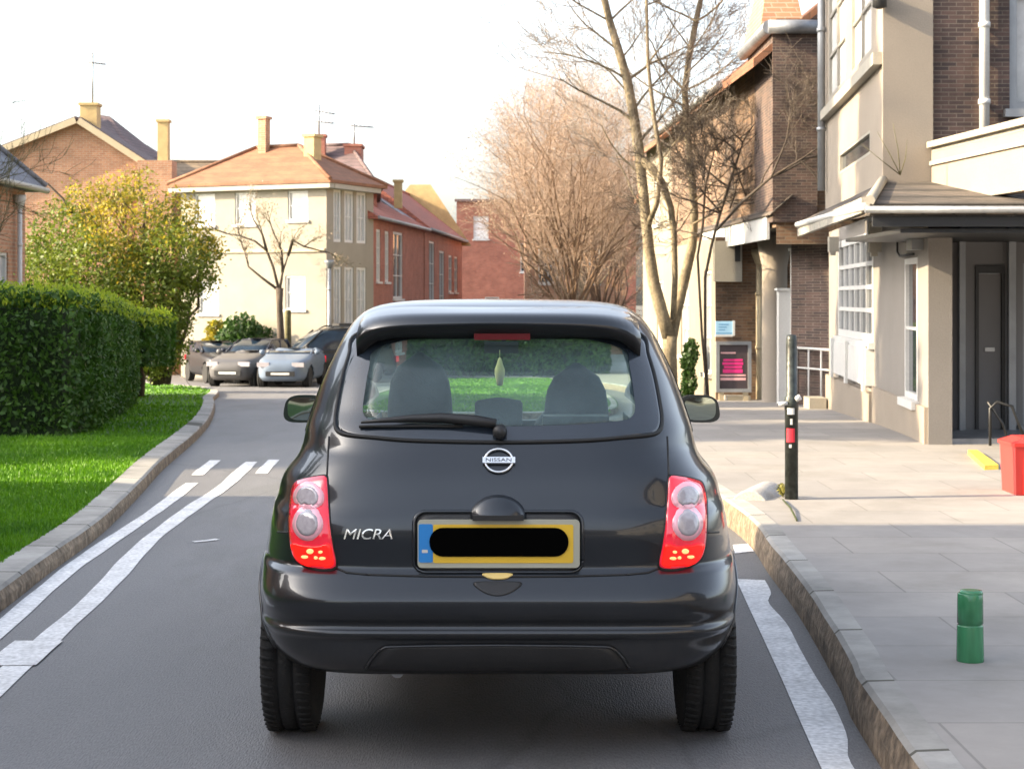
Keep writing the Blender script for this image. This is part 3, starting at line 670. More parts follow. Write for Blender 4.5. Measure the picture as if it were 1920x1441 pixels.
mb = MB(); x = R0[0] + dS(1893); mb.box(x - .035, 16.80, -.1, x + .035, 16.87, 2.35); mb.build('porch_post', M_grey, t)
mb = MB(); x = R0[0] + dS(1800); mb.box(x - .03, 16.80, -.1, x + .03, 16.87, 2.35); x = R0[0] + dS(1776); mb.box(x - .02, 16.82, -.1, x + .02, 16.88, 2.35); mb.build('porch_post', M_grey, t)
mb = MB(); mb.box(fx(15.7) + .23, 15.75, -.05, 7.5, 16.85, KH_R + .05); mb.build('porch_step', M_lead, t)
# upper storey: tan pilaster, brick end wall, street side with windows
UX = lambda y: 3.63 + .083 * (y - 16.7)
U0, U1 = (UX(22.3), 22.3), (UX(16.7), 16.7)
LU = (Vector(U0) - Vector(U1)).length; SU = lambda y: (22.3 - y) * LU / 5.6
ww = [(SU(21.9), SU(19.9), 3.98, 6.2), (SU(19.4), SU(17.5), 3.98, 6.2)]
lw = (SU(20.6), SU(17.7), 3.0, 3.25)
mb = MB(); wall(mb, U0, U1, 2.56, 7.0, ww + [lw], depth=.12)
wall(mb, U1, (4.12, 16.7), 2.6, 7.0); wall(mb, (7.5, 22.3), U0, 2.9, 7.0); mb.build('upper_wall', M_rend_t, t)
for w_ in ww: window(t, U0, U1, *w_, bars=(1, 3), pane=M_paneh, frame=M_frameg, depth=.05, fw=.10, bw=.035, sill=False)
window(t, U0, U1, *lw, bars=(0, 0), pane=M_pane, frame=M_offw, depth=.05, fw=.03, sill=False)
nU = Vector((-1, .083)).normalized()
mb = MB(); mb.obox(Vector(U0), Vector((UX(16.75), 16.75)), nU, .09, 3.80, 3.92); mb.build('string_course', M_offw, t)
mb = MB(); mb.prism([(UX(16.75) + .01, 16.75), (7.5, 16.75), (7.5, 24.6), (fx(24.6), 24.6), (fx(22.3), 22.3), (UX(22.3) + .01, 22.3)], 2.78, 2.898); mb.build('floor_slab', M_rend_t, t)
Bx = (4.122, 16.76), (7.5, 16.76)
bS = lambda px: (px - PX) * 16.76 / F - Bx[0][0]
uw = (bS(1893), bS(2040), at(0, 205, 16.76).z, 5.6)
mb = MB(); wall(mb, *Bx, 2.6, 7.0, [uw], depth=.15); mb.build('brick_wall', M_brick_d, t)
window(t, *Bx, *uw, bars=(0, 1), pane=M_panew, frame=M_grey, depth=.15, fw=.08)
x = Bx[0][0] + bS(1842); mb = MB().tube([(x, 16.69, 2.95), (x, 16.69, 7)], .05, 10)
for z in (3.4, 4.15): mb.lathe([(.06, 0), (.06, .05)], 12, c=(x, 16.69, z))
mb.build('downpipe', M_white, t)
downpipe(t, UX(22.2) - .08, 22.1, 2.9, 7, M_grey, .05, False)
# cornice and cream parapet strip that runs forward over the porch
q0, q1 = Vector((4.10, 16.68)), Vector((4.42, 13.9)); nq = Vector((-(q0 - q1).y, (q0 - q1).x)).normalized()
nq = nq if nq.x < 0 else -nq
mb = MB(); mb.obox(q0, q1, -nq, .14, 2.42, 2.93); mb.build('parapet', M_rend_t, t)
mb = MB(); mb.obox(q0, q1, -nq, .18, 2.932, 2.97); mb.obox(q0 + nq * .05, q1 + nq * .05, -nq, .26, 2.972, 3.03); mb.obox(q0 + nq * .025, q1 + nq * .025, -nq, .023, 2.80, 2.84); mb.build('cornice', M_offw, t)
M_wfas = plain('weathered_board', (.30, .28, .235), .7, var=.3, vs=6, fine=.25, bs=35)
# canopy: lean-to tiles, hip at the street corner, board and gutter
ze, zt = 2.30, 2.66
E = [(3.02, 14.4, ze), (7.5, 14.4, ze), (7.5, 16.69, 2.64), (UX(16.69) + .0, 16.69, 2.64), (UX(20.2) - .01, 20.2, 2.62), (3.42, 20.2, 2.42)]
mb = MB(); mb.quad(E[0], E[1], E[2], E[3]); mb.quad(E[5], E[0], E[3], E[4])
und = [(a, b, c - .10) for a, b, c in E]
mb.add(und, [(3, 2, 1, 0), (4, 3, 0, 5)])
for i, j in ((0, 1), (5, 0), (4, 5)): mb.quad(und[i], und[j], E[j], E[i])
cn = mb.build('canopy', M_rooftile, t)
MB().tube([(3.02, 14.4, ze + .03), (UX(16.69), 16.69, 2.66)], .045, 8).build('hip_tiles', M_offw, cn)
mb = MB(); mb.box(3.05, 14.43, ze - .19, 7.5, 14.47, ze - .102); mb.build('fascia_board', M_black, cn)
mb = MB(); mb.obox(Vector((3.43, 20.2)), Vector((3.06, 14.7)), Vector((-1, .07)).normalized(), .05, 2.24, 2.37); mb.build('fascia_board', M_wfas, cn)
MB().tube([(2.97, 14.36, ze - .05), (7.5, 14.36, ze - .05)], .03, 8).build('gutter', M_lead, cn)
MB().tube([(2.99, 14.42, ze - .02), (3.2, 17.2, ze + .035), (3.36, 20.1, ze + .07)], .035, 8).build('gutter', M_white, cn)
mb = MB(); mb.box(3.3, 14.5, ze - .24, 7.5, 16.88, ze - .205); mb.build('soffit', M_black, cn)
# brackets, lamps and small fittings
for (px, py, y, sx, sz) in ((1641, 444, 18.7, .10, .33), (1559, 458, 23.0, .12, .20)):
    c = Vector((fx(y) - .10, y, at(0, py, y).z)); mb = MB(); mb.box(c.x - .07, y - sx / 2, c.z - sz / 2, c.x + .06, y + sx / 2, c.z + sz / 2); mb.box(c.x - .05, y - sx * .4, c.z - sz / 2 - .05, c.x + .02, y + sx * .4, c.z - sz / 2); mb.build('wall_box', M_offw, t)
c = Vector((fx(16.1) - .06, 16.1, 2.02)); mb = MB(); mb.box(c.x - .06, 15.98, 1.96, c.x + .05, 16.2, 2.16); mb.build('wall_box', M_grey, t)
mb = MB().tube([(fx(17.5) - .03, 17.5, 2.2), (fx(17.5) - .03, 17.5, 1.98), (fx(17.3) - .03, 17.3, 1.93), (fx(16.4) - .03, 16.4, 1.93)], .012, 6); mb.build('cable', M_black, t)
mb = MB(); mb.lathe([(.02, 0), (.07, .02), (.07, .16), (.03, .2)], 10, c=(3.58, 16.62, 4.32)); mb.tube([(3.58, 16.69, 4.5), (3.58, 16.62, 4.5)], .015, 6); mb.build('wall_lantern', M_black, t)

# --- brick house with jettied upper floor and big chimney
bx = lambda y: 3.87 - .04 * (y - 25)
t = thing('building', 'brown brick house with overhanging upper floor and a massive stepped chimney', 'building', (5.5, 32, -.5))
p0, p1 = (bx(36.5), 36.5), (bx(25), 25.0)
mb = MB(); wall(mb, p0, p1, 2.55, 5.15); wall(mb, p1, (6.2, 25.0), 2.3, 5.6); wall(mb, (fx(24.62), 24.62), (6.5, 24.62), -.5, 2.9)
mb.build('upper_wall', M_brick_b, t)
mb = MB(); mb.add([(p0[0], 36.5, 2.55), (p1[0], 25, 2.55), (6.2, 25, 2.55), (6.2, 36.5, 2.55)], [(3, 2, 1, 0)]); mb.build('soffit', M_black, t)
mb = MB(); mb.slab([(bx(36.6) - .35, 36.6, 5.0), (bx(24.9) - .35, 24.9, 5.0), (6.4, 24.9, 7.4), (6.4, 36.6, 7.4)][::1], .12); rf = mb.build('roof', M_tile_o, t)
MB().tube([(bx(36.6) - .40, 36.6, 4.98), (bx(27.7) - .40, 27.7, 4.98)], .06, 8).build('gutter', M_grey, rf)
# chimney: broad stack, lead cap, tapered orange head
mb = MB(); mb.box(3.80, 24.88, 2.62, 4.45, 27.5, 5.38); ch = mb.build('chimney', M_brick_d, t)
mb = MB(); mb.tube([(3.72, 24.80, 5.45), (4.55, 24.80, 5.45)], .10, 12); mb.tube([(3.74, 24.8, 5.45), (3.74, 27.6, 5.45)], .10, 12); mb.box(3.74, 24.8, 5.40, 4.53, 27.58, 5.50); mb.build('cap', M_lead, ch)
mb = MB(); b4 = [(3.66, 25.1), (4.30, 25.1), (4.30, 27.0), (3.66, 27.0)]; t4 = [(3.80, 25.4), (4.18, 25.4), (4.18, 26.6), (3.80, 26.6)]
mb.add([(a, b, 5.501) for a, b in b4] + [(a, b, 6.3) for a, b in t4], [(3, 2, 1, 0), (4, 5, 6, 7)] + [(i, (i + 1) % 4, 4 + (i + 1) % 4, 4 + i) for i in range(4)]); mb.build('chimney_head', M_brick_o, ch)
# white fascia under the overhang, cream bracket
mb = MB(); mb.obox(Vector((bx(31.5) - .04, 31.5)), Vector((bx(25.3) - .04, 25.3)), Vector((-1, 0)), .05, 2.38, 2.72); mb.build('fascia_board', M_white, t)
mb = MB(); mb.slab([(bx(33) - .12, 33, 2.74), (bx(24.8) - .12, 24.8, 2.74), (bx(24.8) + .2, 24.8, 3.02), (bx(33) + .2, 33, 3.02)], .02); mb.build('lean_to_roof', M_rooftile, t)
# ground floor: brick end wall facing the camera, pale rendered street side
G0, G1 = (3.46, 29.0), (6.2, 29.0)
mb = MB(); wall(mb, G0, G1, -.9, 2.55); mb.build('wall', M_brick_b, t)
gp0, gp1 = (3.15, 41.0), (3.46, 29.0)
gw = [(3, 4.2, .4, 1.9), (7.3, 8.5, .4, 1.9), (10.6, 11.5, .2, 2.0)]
mb = MB(); wall(mb, gp0, gp1, -1.3, 2.55, gw); wall(mb, (bx(41), 41.), (bx(36.52), 36.52), 2.55, 5.0, [(1.5, 2.6, 3.2, 4.5)]); mb.build('rendered_wall', M_rend_p, t)
for w_ in gw: window(t, gp0, gp1, *w_, bars=(1, 2), pane=M_panew)
for w_ in [(1.5, 2.6, 3.2, 4.5)]: window(t, (bx(41), 41.), (bx(36.52), 36.52), *w_, bars=(1, 2), pane=M_panew)
mb = MB(); mb.slab([(bx(41) - .3, 41.3, 4.95), (bx(36.65) - .3, 36.65, 4.95), (6.4, 36.65, 7.0), (6.4, 41.3, 7.0)], .12); mb.build('roof', M_tile_o, t)
mb = MB(); x0 = at(1338, 0, 28.9).x; mb.box(x0, 28.80, at(0, 528, 28.9).z, at(1390, 0, 28.9).x, 28.995, at(0, 452, 28.9).z); wb = mb.build('wall_cabinet', M_offw, t)
mb = MB(); mb.box(at(1378, 0, 28.78).x, 28.77, at(0, 490, 28.8).z, at(1388, 0, 28.78).x, 28.798, at(0, 458, 28.8).z); mb.build('vent', M_black, wb)
downpipe(t, at(1424, 0, 28.8).x, 28.86, -.8, 2.1, M_trim, .05, True)
# curved cream pier and the white entrance pilasters
mb = MB(); cxp, cyp = at(1456, 0, 27.2).x, 27.4
mb.lathe([(.26, -.9), (.26, -.35), (.205, -.33), (.20, 2.0), (.30, 2.5)], 28, c=(cxp, cyp, 0)); mb.build('pier', M_rend_t, t)
for px, ww_, yy in ((1471, .09, 26.6), (1493, .06, 26.4)):
    x = at(px, 0, yy).x; mb = MB(); mb.box(x - ww_, yy, -.8, x + ww_, yy + .2, at(0, 470 if px > 1480 else 545, yy).z); mb.box(x - ww_ - .03, yy - .03, at(0, 470 if px > 1480 else 545, yy).z, x + ww_ + .03, yy + .22, at(0, 470 if px > 1480 else 545, yy).z + .04); mb.build('pilaster', M_white, t)
xa, xb = at(1496, 0, 25.9).x, at(1560, 0, 25.0).x
# brick return between entrance and bay
mb = MB(); wall(mb, (4.30, 26.3), (xb + .3, 25.0), -.7, 2.6); mb.build('wall', M_brick_d, t)
mb = MB(); mb.tube([(4.36, 26.14, .75), (xb + .02, 24.94, .75)], .02, 6); mb.tube([(4.36, 26.14, .45), (xb + .02, 24.94, .45)], .015, 6)
for k in range(4): f = k / 3; mb.tube([(4.36 + f * (xb - 4.34), 26.14 - f * 1.2, -.4), (4.36 + f * (xb - 4.34), 26.14 - f * 1.2, .75)], .015, 6)
mb.build('handrail', M_white, t)
MB().box(4.20, 24.1, -.4, 4.44, 24.58, .10).build('entrance_step', M_offw, t)

# --- pale house beyond
A, B = (4.45, 58.0), (3.75, 41.4)
t = thing('house', 'pale rendered house with orange roof beyond the forked tree', 'house', (5, 50, ZB))
ww = [(2, 3, .3, 1.8), (6, 7, .3, 1.8), (10, 11, .3, 1.8), (14, 15, .3, 1.8), (2, 3, 2.7, 4.0), (6, 7, 2.7, 4.0), (10, 11, 2.7, 4.0)]
mb = MB(); wall(mb, A, B, ZB, 4.9, ww); wall(mb, B, (8, 41.4), ZB, 4.9); wall(mb, (8, 58.), A, ZB, 4.9); mb.build('wall', M_rend_p, t)
for w_ in ww: window(t, A, B, *w_, bars=(1, 1))
MB().slab([(4.15, 58.2, 4.8), (3.45, 41.2, 4.8), (6.5, 41.2, 7.2), (6.5, 58.2, 7.2)], .12).build('roof', M_tile_o, t)

# ------------------------------------------------------------------ street furniture on the right
M_pink = plain('poster_pink', (.80, .03, .22), .4, var=.1, vs=8)
M_pinkl = plain('poster_pale_pink', (.75, .42, .42), .4, var=.1, vs=8)
M_post_d = plain('poster_dark', (.06, .045, .05), .35, var=.2)
M_blue = plain('sign_blue', (.34, .58, .78), .4, var=.06)
M_blue2 = plain('sign_text_blue', (.10, .28, .50), .4, var=.06)
M_conc = plain('concrete', (.36, .34, .315), .85, var=.14, vs=5, bump=.3, bs=70, fine=.15)
M_redp = plain('red_plastic', (.60, .040, .032), .38, var=.08, vs=2)
M_redd = plain('red_sticker', (.65, .03, .05), .4, var=.1)
M_yel = plain('yellow_paint', (.70, .47, .06), .7, var=.15, vs=9, fine=.2)
M_poleg = plain('bollard_paint', (.028, .034, .030), .42, var=.5, vs=14, fine=.5, bs=30, bump=.2)
M_greeng = None
def nb():
    d = 28.3; a, b = at(1343, 640, d), at(1409, 735, d)
    t = thing('notice_board', 'grey framed notice board with pink poster on the brick wall', 'notice board', ((a.x + b.x) / 2, d + .05, b.z))
    y = d
    mb = MB(); fw = .055
    mb.box(a.x, y, b.z, a.x + fw, y + .1, a.z); mb.box(b.x - fw, y, b.z, b.x, y + .1, a.z); mb.box(a.x + fw, y, b.z, b.x - fw, y + .1, b.z + fw); mb.box(a.x + fw, y, a.z - fw, b.x - fw, y + .1, a.z)
    mb.build('frame', M_grey, t)
    mb = MB().box(a.x + fw, y + .04, b.z + fw, b.x - fw, y + .08, a.z - fw); ps = mb.build('poster', M_post_d, t)
    def pan(x0, x1, y0, y1, m, nm, o=.004):
        p, q = at(x0, y0, d), at(x1, y1, d); MB().box(p.x, y + .04 - o, q.z, q.x, y + .04, p.z).build(nm, m, ps)
    for k, (x0, x1, y0, y1) in enumerate(((1357, 1393, 673, 677), (1355, 1394, 679, 684), (1358, 1392, 686, 690), (1356, 1393, 692, 699))): pan(x0, x1, y0, y1, M_pink, 'poster_band')
    pan(1351, 1399, 702, 705, M_pinkl, 'poster_band'); pan(1351, 1399, 708, 713, M_pinkl, 'poster_band'); pan(1352, 1380, 660, 663, M_pinkl, 'poster_band')
    for lx_ in (a.x + .05, b.x - .13): MB().box(lx_, y + .02, gzf(d) + KH_R - .02, lx_ + .08, y + .1, b.z).build('leg', M_trim, t)
nb()
d = 28.25; a, b = at(1342, 602, d), at(1374, 627, d)
t = thing('sign', 'small pale blue sign above the notice board', 'sign', ((a.x + b.x) / 2, d, b.z))
MB().box(a.x, d, b.z, b.x, d + .03, a.z).build('panel', M_blue, t)
mb = MB()
for k in range(3): mb.box(a.x + .05, d - .003, a.z - .06 - k * .045, b.x - .07 - .03 * k, d - .0005, a.z - .045 - k * .045)
mb.build('lettering', M_blue2, t)
mb = MB(); mb.box(a.x, d - .002, b.z + .012, b.x - .01, d, b.z + .03); mb.build('stripe', M_blue2, t)
mb = MB(); mb.box(b.x, d - .01, b.z - .02, b.x + .035, d + .04, a.z + .01); mb.box(a.x - .01, d - .01, b.z - .035, b.x, d + .04, b.z - .002); mb.build('frame', M_white, t)
# low brick planter wall under the notice board and pale gate pier
M_thing = thing('planter_wall', 'low cream wall with grey vent below the notice board', 'wall', (at(1390, 0, 28.6).x, 28.7, gzf(28.6)))
mb = MB(); a = at(1362, 0, 28.6); b = at(1406, 0, 28.6); mb.box(a.x, 28.5, gzf(28.6) + .1, b.x, 28.95, at(0, 742, 28.6).z); mb.build('wall', M_offw, M_thing)
mb = MB(); mb.box(a.x + .02, 28.47, at(0, 772, 28.5).z, b.x - .06, 28.499, at(0, 758, 28.5).z); mb.build('vent', M_lead, M_thing)
# bollard
g = gp(1484, 935, KH_R); zt = at(0, 628, g.y).z
t = thing('bollard', 'tall black bollard with red and white stickers on the pavement', 'bollard', g)
x, y = g.x, g.y; rr = 12.5 * y / F
mb = MB(); mb.lathe([(rr * 1.0, g.z - .05), (rr * 1.0, g.z + .60), (rr * 1.06, g.z + .60), (rr * 1.06, g.z + .68), (rr * .82, g.z + .69), (rr * .80, zt - .03), (rr * .72, zt), (0, zt + .005)], 20, c=(x, y, 0)); mb.build('post', M_poleg, t)
def sticker(z0, z1, a0, a1, m, r, nm='sticker'):
    mb = MB(); n = 8; vs = []
    for k in range(n + 1):
        a = R(a0 + (a1 - a0) * k / n)
        for z in (z0, z1): vs.append((x + r * math.cos(a), y + r * math.sin(a), z))
    mb.add(vs, [(2 * k, 2 * k + 2, 2 * k + 3, 2 * k + 1) for k in range(n)], True); mb.build(nm, m, t)
Z = lambda py: at(0, py, y).z
sticker(Z(828), Z(802), 215, 290, M_redd, rr * 1.01); sticker(Z(776), Z(764), 225, 285, M_white, rr * 1.07); sticker(Z(795), Z(784), 250, 270, M_white, rr * 1.01); sticker(Z(838), Z(832), 240, 262, M_white, rr * 1.01)
mb = MB(); zz = Z(757); mb.tube([(x - .09, y - .02, zz), (x - .03, y - .03, zz + .008)], .014, 8); mb.tube([(x + .02, y - .03, zz + .03), (x + .055, y - .03, zz + .05)], .02, 8); mb.build('clamp', M_white, t)
# weed at its foot
t = thing('weed', 'yellow-green weed growing at the foot of the bollard', 'plant', gp(1468, 932, KH_R))
c = Vector(t.location); mb = MB()
for k in range(26):
    a = rng.uniform(0, 6.28); l = rng.uniform(.04, .11); h = rng.uniform(.02, .075)
    tip = c + Vector((math.cos(a) * l, math.sin(a) * l * .7, h)); md = c + Vector((math.cos(a) * l * .5, math.sin(a) * l * .4, h * 1.3)); w_ = Vector((-math.sin(a), math.cos(a), 0)) * .011
    mb.add([c, md + w_, tip, md - w_], [(0, 1, 2, 3)])
mb.build('leaf', foliage('weed_leaf', (.16, .17, .03), (.35, .30, .08)), t)
p, q = gp(1468, 936, KH_R + .01), gp(1494, 975, KH_R + .008); MB().tube([p, (p + q) / 2 + Vector((.005, 0, .012)), q], .006, 5).build('stem', foliage('weed_stem', (.05, .07, .02), (.08, .10, .03)), t)
# domed concrete kerb end
t = thing('kerb_stone', 'rounded grey concrete block at the kerb end beside the car', 'concrete block', gp(1405, 985, .0))
a = gp(1405, 982, 0.0); mb = MB(); vs = []; n = 16; prof = []
Lx, rad = .62, .17
ax = Vector((.35, .93, 0)).normalized(); sx = Vector((ax.y, -ax.x, 0))
for j, f in enumerate((0, .02, .5, .96, 1)):
    for k in range(n + 1):
        an = math.pi * k / n; r_ = rad * (.96 if j in (0, 4) else 1)
        vs.append(a + ax * (f * Lx) + sx * (math.cos(an) * r_ * 1.0) + Vector((0, 0, math.sin(an) * r_ * 1.45 - .02)))
fs = [(j * (n + 1) + k, (j + 1) * (n + 1) + k, (j + 1) * (n + 1) + k + 1, j * (n + 1) + k + 1) for j in range(4) for k in range(n)]
mb.add(vs, fs, True); mb.f.append(list(range(n + 1))); mb.mi.append(0); mb.sm.append(False); mb.build('block', M_conc, t)
# green stub post
g = gp(1819, 1238, KH_R); zt = at(0, 1106, g.y).z; r0 = 25 * g.y / F
t = thing('post', 'short green ribbed stub post standing on the grey paving', 'post', g)
m, N, L, P = newmat('green_plastic'); P.inputs['Base Color'].default_value = (.035, .20, .085, 1); P.inputs['Roughness'].default_value = .22; P.inputs['Transmission Weight'].default_value = .25
nz = N.new('ShaderNodeTexNoise'); nz.inputs['Scale'].default_value = 9; cr = N.new('ShaderNodeValToRGB'); cr.color_ramp.elements[0].color = (.02, .13, .05, 1); cr.color_ramp.elements[1].color = (.09, .36, .18, 1)
L.new(coords(N, L, (3, 3, .6)), nz.inputs[0]); L.new(nz.outputs[0], cr.inputs[0]); L.new(cr.outputs[0], P.inputs['Base Color'])
h_ = zt - g.z
mb = MB(); mb.lathe([(r0 * 1.0, g.z - .01), (r0 * 1.02, g.z + .01), (r0 * .97, g.z + h_ * .5), (r0 * .965, g.z + h_ * .505), (r0 * .90, g.z + h_ * .51), (r0 * .90, g.z + h_ * .535), (r0 * .965, g.z + h_ * .54), (r0 * .95, g.z + h_ * .86), (r0 * .93, g.z + h_ * .95), (r0 * .86, g.z + h_ * .965)], 20, c=(g.x, g.y, 0)); mb.build('body', m, t)
mb = MB(); mb.lathe([(r0 * .86, g.z + h_ * .94), (r0 * .88, g.z + h_ * .97), (r0 * .80, g.z + h_), (r0 * .5, g.z + h_ * 1.005), (0, g.z + h_ * .99)], 16, c=(g.x + .004, g.y, 0)); mb.build('cap', m, t)
# red bin
g = gp(1893, 929, KH_R); g.x += .035; w_ = .40
t = thing('bin', 'red plastic bin with rimmed lid at the right edge of the pavement', 'bin', (g.x + w_ / 2, g.y + .22, g.z))
zt = at(0, 838, g.y).z
def frust(x0, y0, w0, d0, z0, w1, d1, z1):
    cxx, cyy = x0 + w0 / 2, y0 + d0 / 2
    v = [(cxx + sx_ * w0 / 2, cyy + sy_ * d0 / 2, z0) for sx_, sy_ in ((-1, -1), (1, -1), (1, 1), (-1, 1))] + [(cxx + sx_ * w1 / 2, cyy + sy_ * d1 / 2, z1) for sx_, sy_ in ((-1, -1), (1, -1), (1, 1), (-1, 1))]
    return v, [(3, 2, 1, 0), (4, 5, 6, 7)] + [(i, (i + 1) % 4, 4 + (i + 1) % 4, 4 + i) for i in range(4)]
mb = MB(); mb.add(*frust(g.x + .015, g.y + .015, w_ - .03, .34, g.z, w_ - .01, .37, zt))
for k in (.06, .4): mb.add(*frust(g.x + k, g.y + .003, .03, .03, g.z + .01, .032, .03, zt - .01))
mb.build('body', M_redp, t)
mb = MB(); mb.add(*frust(g.x - .005, g.y - .01, w_ + .01, .40, zt + .001, w_ + .01, .40, zt + .025)); mb.add(*frust(g.x + .0, g.y, w_ - .01, .38, zt + .026, w_ - .15, .22, zt + .06)); mb.build('lid', M_redp, t)
# yellow painted ramp edge
t = thing('ramp', 'yellow painted wedge ramp in front of the porch step', 'ramp', gp(1840, 868, KH_R))
P4 = [gp(1814, 851, KH_R), gp(1832, 851, KH_R), gp(1872, 880, KH_R), gp(1846, 881, KH_R)]
mb = MB(); n = 4; v = [(p.x, p.y, p.z - .01) for p in P4] + [(p.x + .01, p.y + .03, p.z + .035) for p in P4]
mb.add(v, [(3, 2, 1, 0), (4, 5, 6, 7)] + [(i, (i + 1) % 4, 4 + (i + 1) % 4, 4 + i) for i in range(4)]); mb.build('wedge', M_yel, t)
# folded metal chair / bicycle-like rack by the porch post
t = thing('railing', 'thin grey metal rail frame leaning by the porch at the right edge', 'railing', gp(1905, 850, KH_R))
c = Vector(t.location) + Vector((0, .5, 0)); mb = MB()
mb.tube([c + Vector((.0, .3, .0)), c + Vector((.0, .3, .34)), c + Vector((.06, .3, .40)), c + Vector((.2, .3, .36)), c + Vector((.34, .3, 0))], .014, 8)
mb.tube([c + Vector((-.02, .3, .40)), c + Vector((.12, .32, .2)), c + Vector((.18, .3, 0))], .012, 8); mb.build('frame', M_black, t)
# ------------------------------------------------------------------ cars: shells lofted from rounded plan rings
def paint(name, col, flake=.0, rough=.28, coat=1.0):
    m, N, L, P = newmat(name); P.inputs['Base Color'].default_value = C4(col); P.inputs['Metallic'].default_value = .35
    P.inputs['Roughness'].default_value = rough; P.inputs['Coat Weight'].default_value = coat; P.inputs['Coat Roughness'].default_value = .05
    n = N.new('ShaderNodeTexNoise'); n.inputs['Scale'].default_value = 3.5; n.inputs['Detail'].default_value = 7
    L.new(coords(N, L), n.inputs[0])
    cr = N.new('ShaderNodeValToRGB'); cr.color_ramp.elements[0].position = .35; cr.color_ramp.elements[1].position = .75
    cr.color_ramp.elements[0].color = (.02, .02, .02, 1); cr.color_ramp.elements[1].color = (.10, .10, .10, 1)      # road film: duller coat in patches
    L.new(n.outputs[0], cr.inputs[0]); L.new(cr.outputs[0], P.inputs['Coat Roughness'])
    cr2 = N.new('ShaderNodeValToRGB'); cr2.color_ramp.elements[0].color = C4(mul(col, .9)); cr2.color_ramp.elements[1].color = C4(tuple(min(1, c * 1.1 + .006) for c in col))
    L.new(n.outputs[0], cr2.inputs[0]); L.new(cr2.outputs[0], P.inputs['Base Color'])
    if flake:                                            # splashed road dirt low on the body
        tc = N.new('ShaderNodeTexCoord'); sp = N.new('ShaderNodeSeparateXYZ'); L.new(tc.outputs['Object'], sp.inputs[0]); mr = N.new('ShaderNodeMapRange'); mr.inputs[1].default_value = .62; mr.inputs[2].default_value = .25; L.new(sp.outputs[2], mr.inputs[0])
        n2 = N.new('ShaderNodeTexNoise'); n2.inputs['Scale'].default_value = 22; n2.inputs['Detail'].default_value = 8; n2.inputs['Roughness'].default_value = .75; L.new(coords(N, L, (1, 1, .5)), n2.inputs[0])
        m1 = N.new('ShaderNodeMath'); m1.operation = 'MULTIPLY'; L.new(mr.outputs[0], m1.inputs[0]); L.new(n2.outputs[0], m1.inputs[1]); m3 = N.new('ShaderNodeMath'); m3.operation = 'MULTIPLY'; m3.inputs[1].default_value = flake; L.new(m1.outputs[0], m3.inputs[0])
        mx = N.new('ShaderNodeMix'); mx.data_type = 'RGBA'; L.new(m3.outputs[0], mx.inputs[0]); L.new(cr2.outputs[0], mx.inputs[6]); mx.inputs[7].default_value = (.12, .105, .09, 1); L.new(mx.outputs[2], P.inputs['Base Color'])
        m4 = N.new('ShaderNodeMath'); m4.operation = 'SUBTRACT'; m4.inputs[0].default_value = .72; L.new(m3.outputs[0], m4.inputs[1]); L.new(m4.outputs[0], P.inputs['Coat Weight'])
    return m
M_car = paint('car_paint', (.010, .014, .020), flake=.45)
M_plast = plain('black_plastic', (.016, .016, .017), .5, var=.15, vs=8, bump=.1, bs=200)
M_frit = plain('black_glass', (.022, .030, .042), .03, var=.15, vs=4, spec=.8)
M_trimk = plain('rubber_seal', (.008, .008, .008), .6, var=.1)
M_tyre = plain('tyre', (.009, .009, .009), .85, var=.3, vs=20, bump=.3, bs=90)
M_rim = plain('rim', (.35, .36, .37), .35, metal=.8, var=.1)
M_chrome = plain('chrome', (.80, .81, .82), .22, metal=.85, var=.04)
M_glass = glassmat('tinted_glass', (.66, .84, .82), haze=.19); M_clear = glassmat('windscreen_glass', (.88, .95, .93))
M_seat = plain('seat_cloth', (.035, .037, .042), .85, var=.25, vs=12, bump=.3, bs=120)
M_int = plain('car_interior', (.03, .031, .034), .75, var=.2)
M_lred = plain('lamp_red', (.62, .012, .035), .12, var=.08, vs=14, coat=1., emit=.13)
M_lring = plain('lamp_ring', (.92, .46, .54), .15, var=.08, coat=1.)
M_lclear = plain('lamp_clear', (.40, .37, .40), .12, var=.2, vs=40, coat=1.)
def glow(name, col, st):
    m, N, L, P = newmat(name); P.inputs['Base Color'].default_value = C4(col); P.inputs['Emission Color'].default_value = C4(col); P.inputs['Emission Strength'].default_value = st
    P.inputs['Roughness'].default_value = .2; return m
M_lglow = glow('brake_glow', (1.0, .012, .008), .26); M_lhot = glow('brake_hot', (1.0, .42, .16), .35)
M_brk3 = plain('third_brake', (.16, .006, .015), .2, var=.1)
M_plate = plain('plate_yellow', (.72, .46, .035), .4, var=.06, vs=6)
M_platew = plain('plate_surround', (.40, .40, .33), .4, var=.1)
M_plateb = plain('plate_blue', (.02, .22, .60), .4, var=.05)
M_gold = plain('gold_reflection', (.70, .52, .18), .35, var=.15)
M_fresh = plain('air_freshener', (.80, .70, .28), .6, var=.12, vs=30)
M_mirror = plain('mirror_glass', (.34, .40, .37), .04, metal=1., var=.02)
M_dkgreen = paint('mirror_shell', (.014, .022, .020))

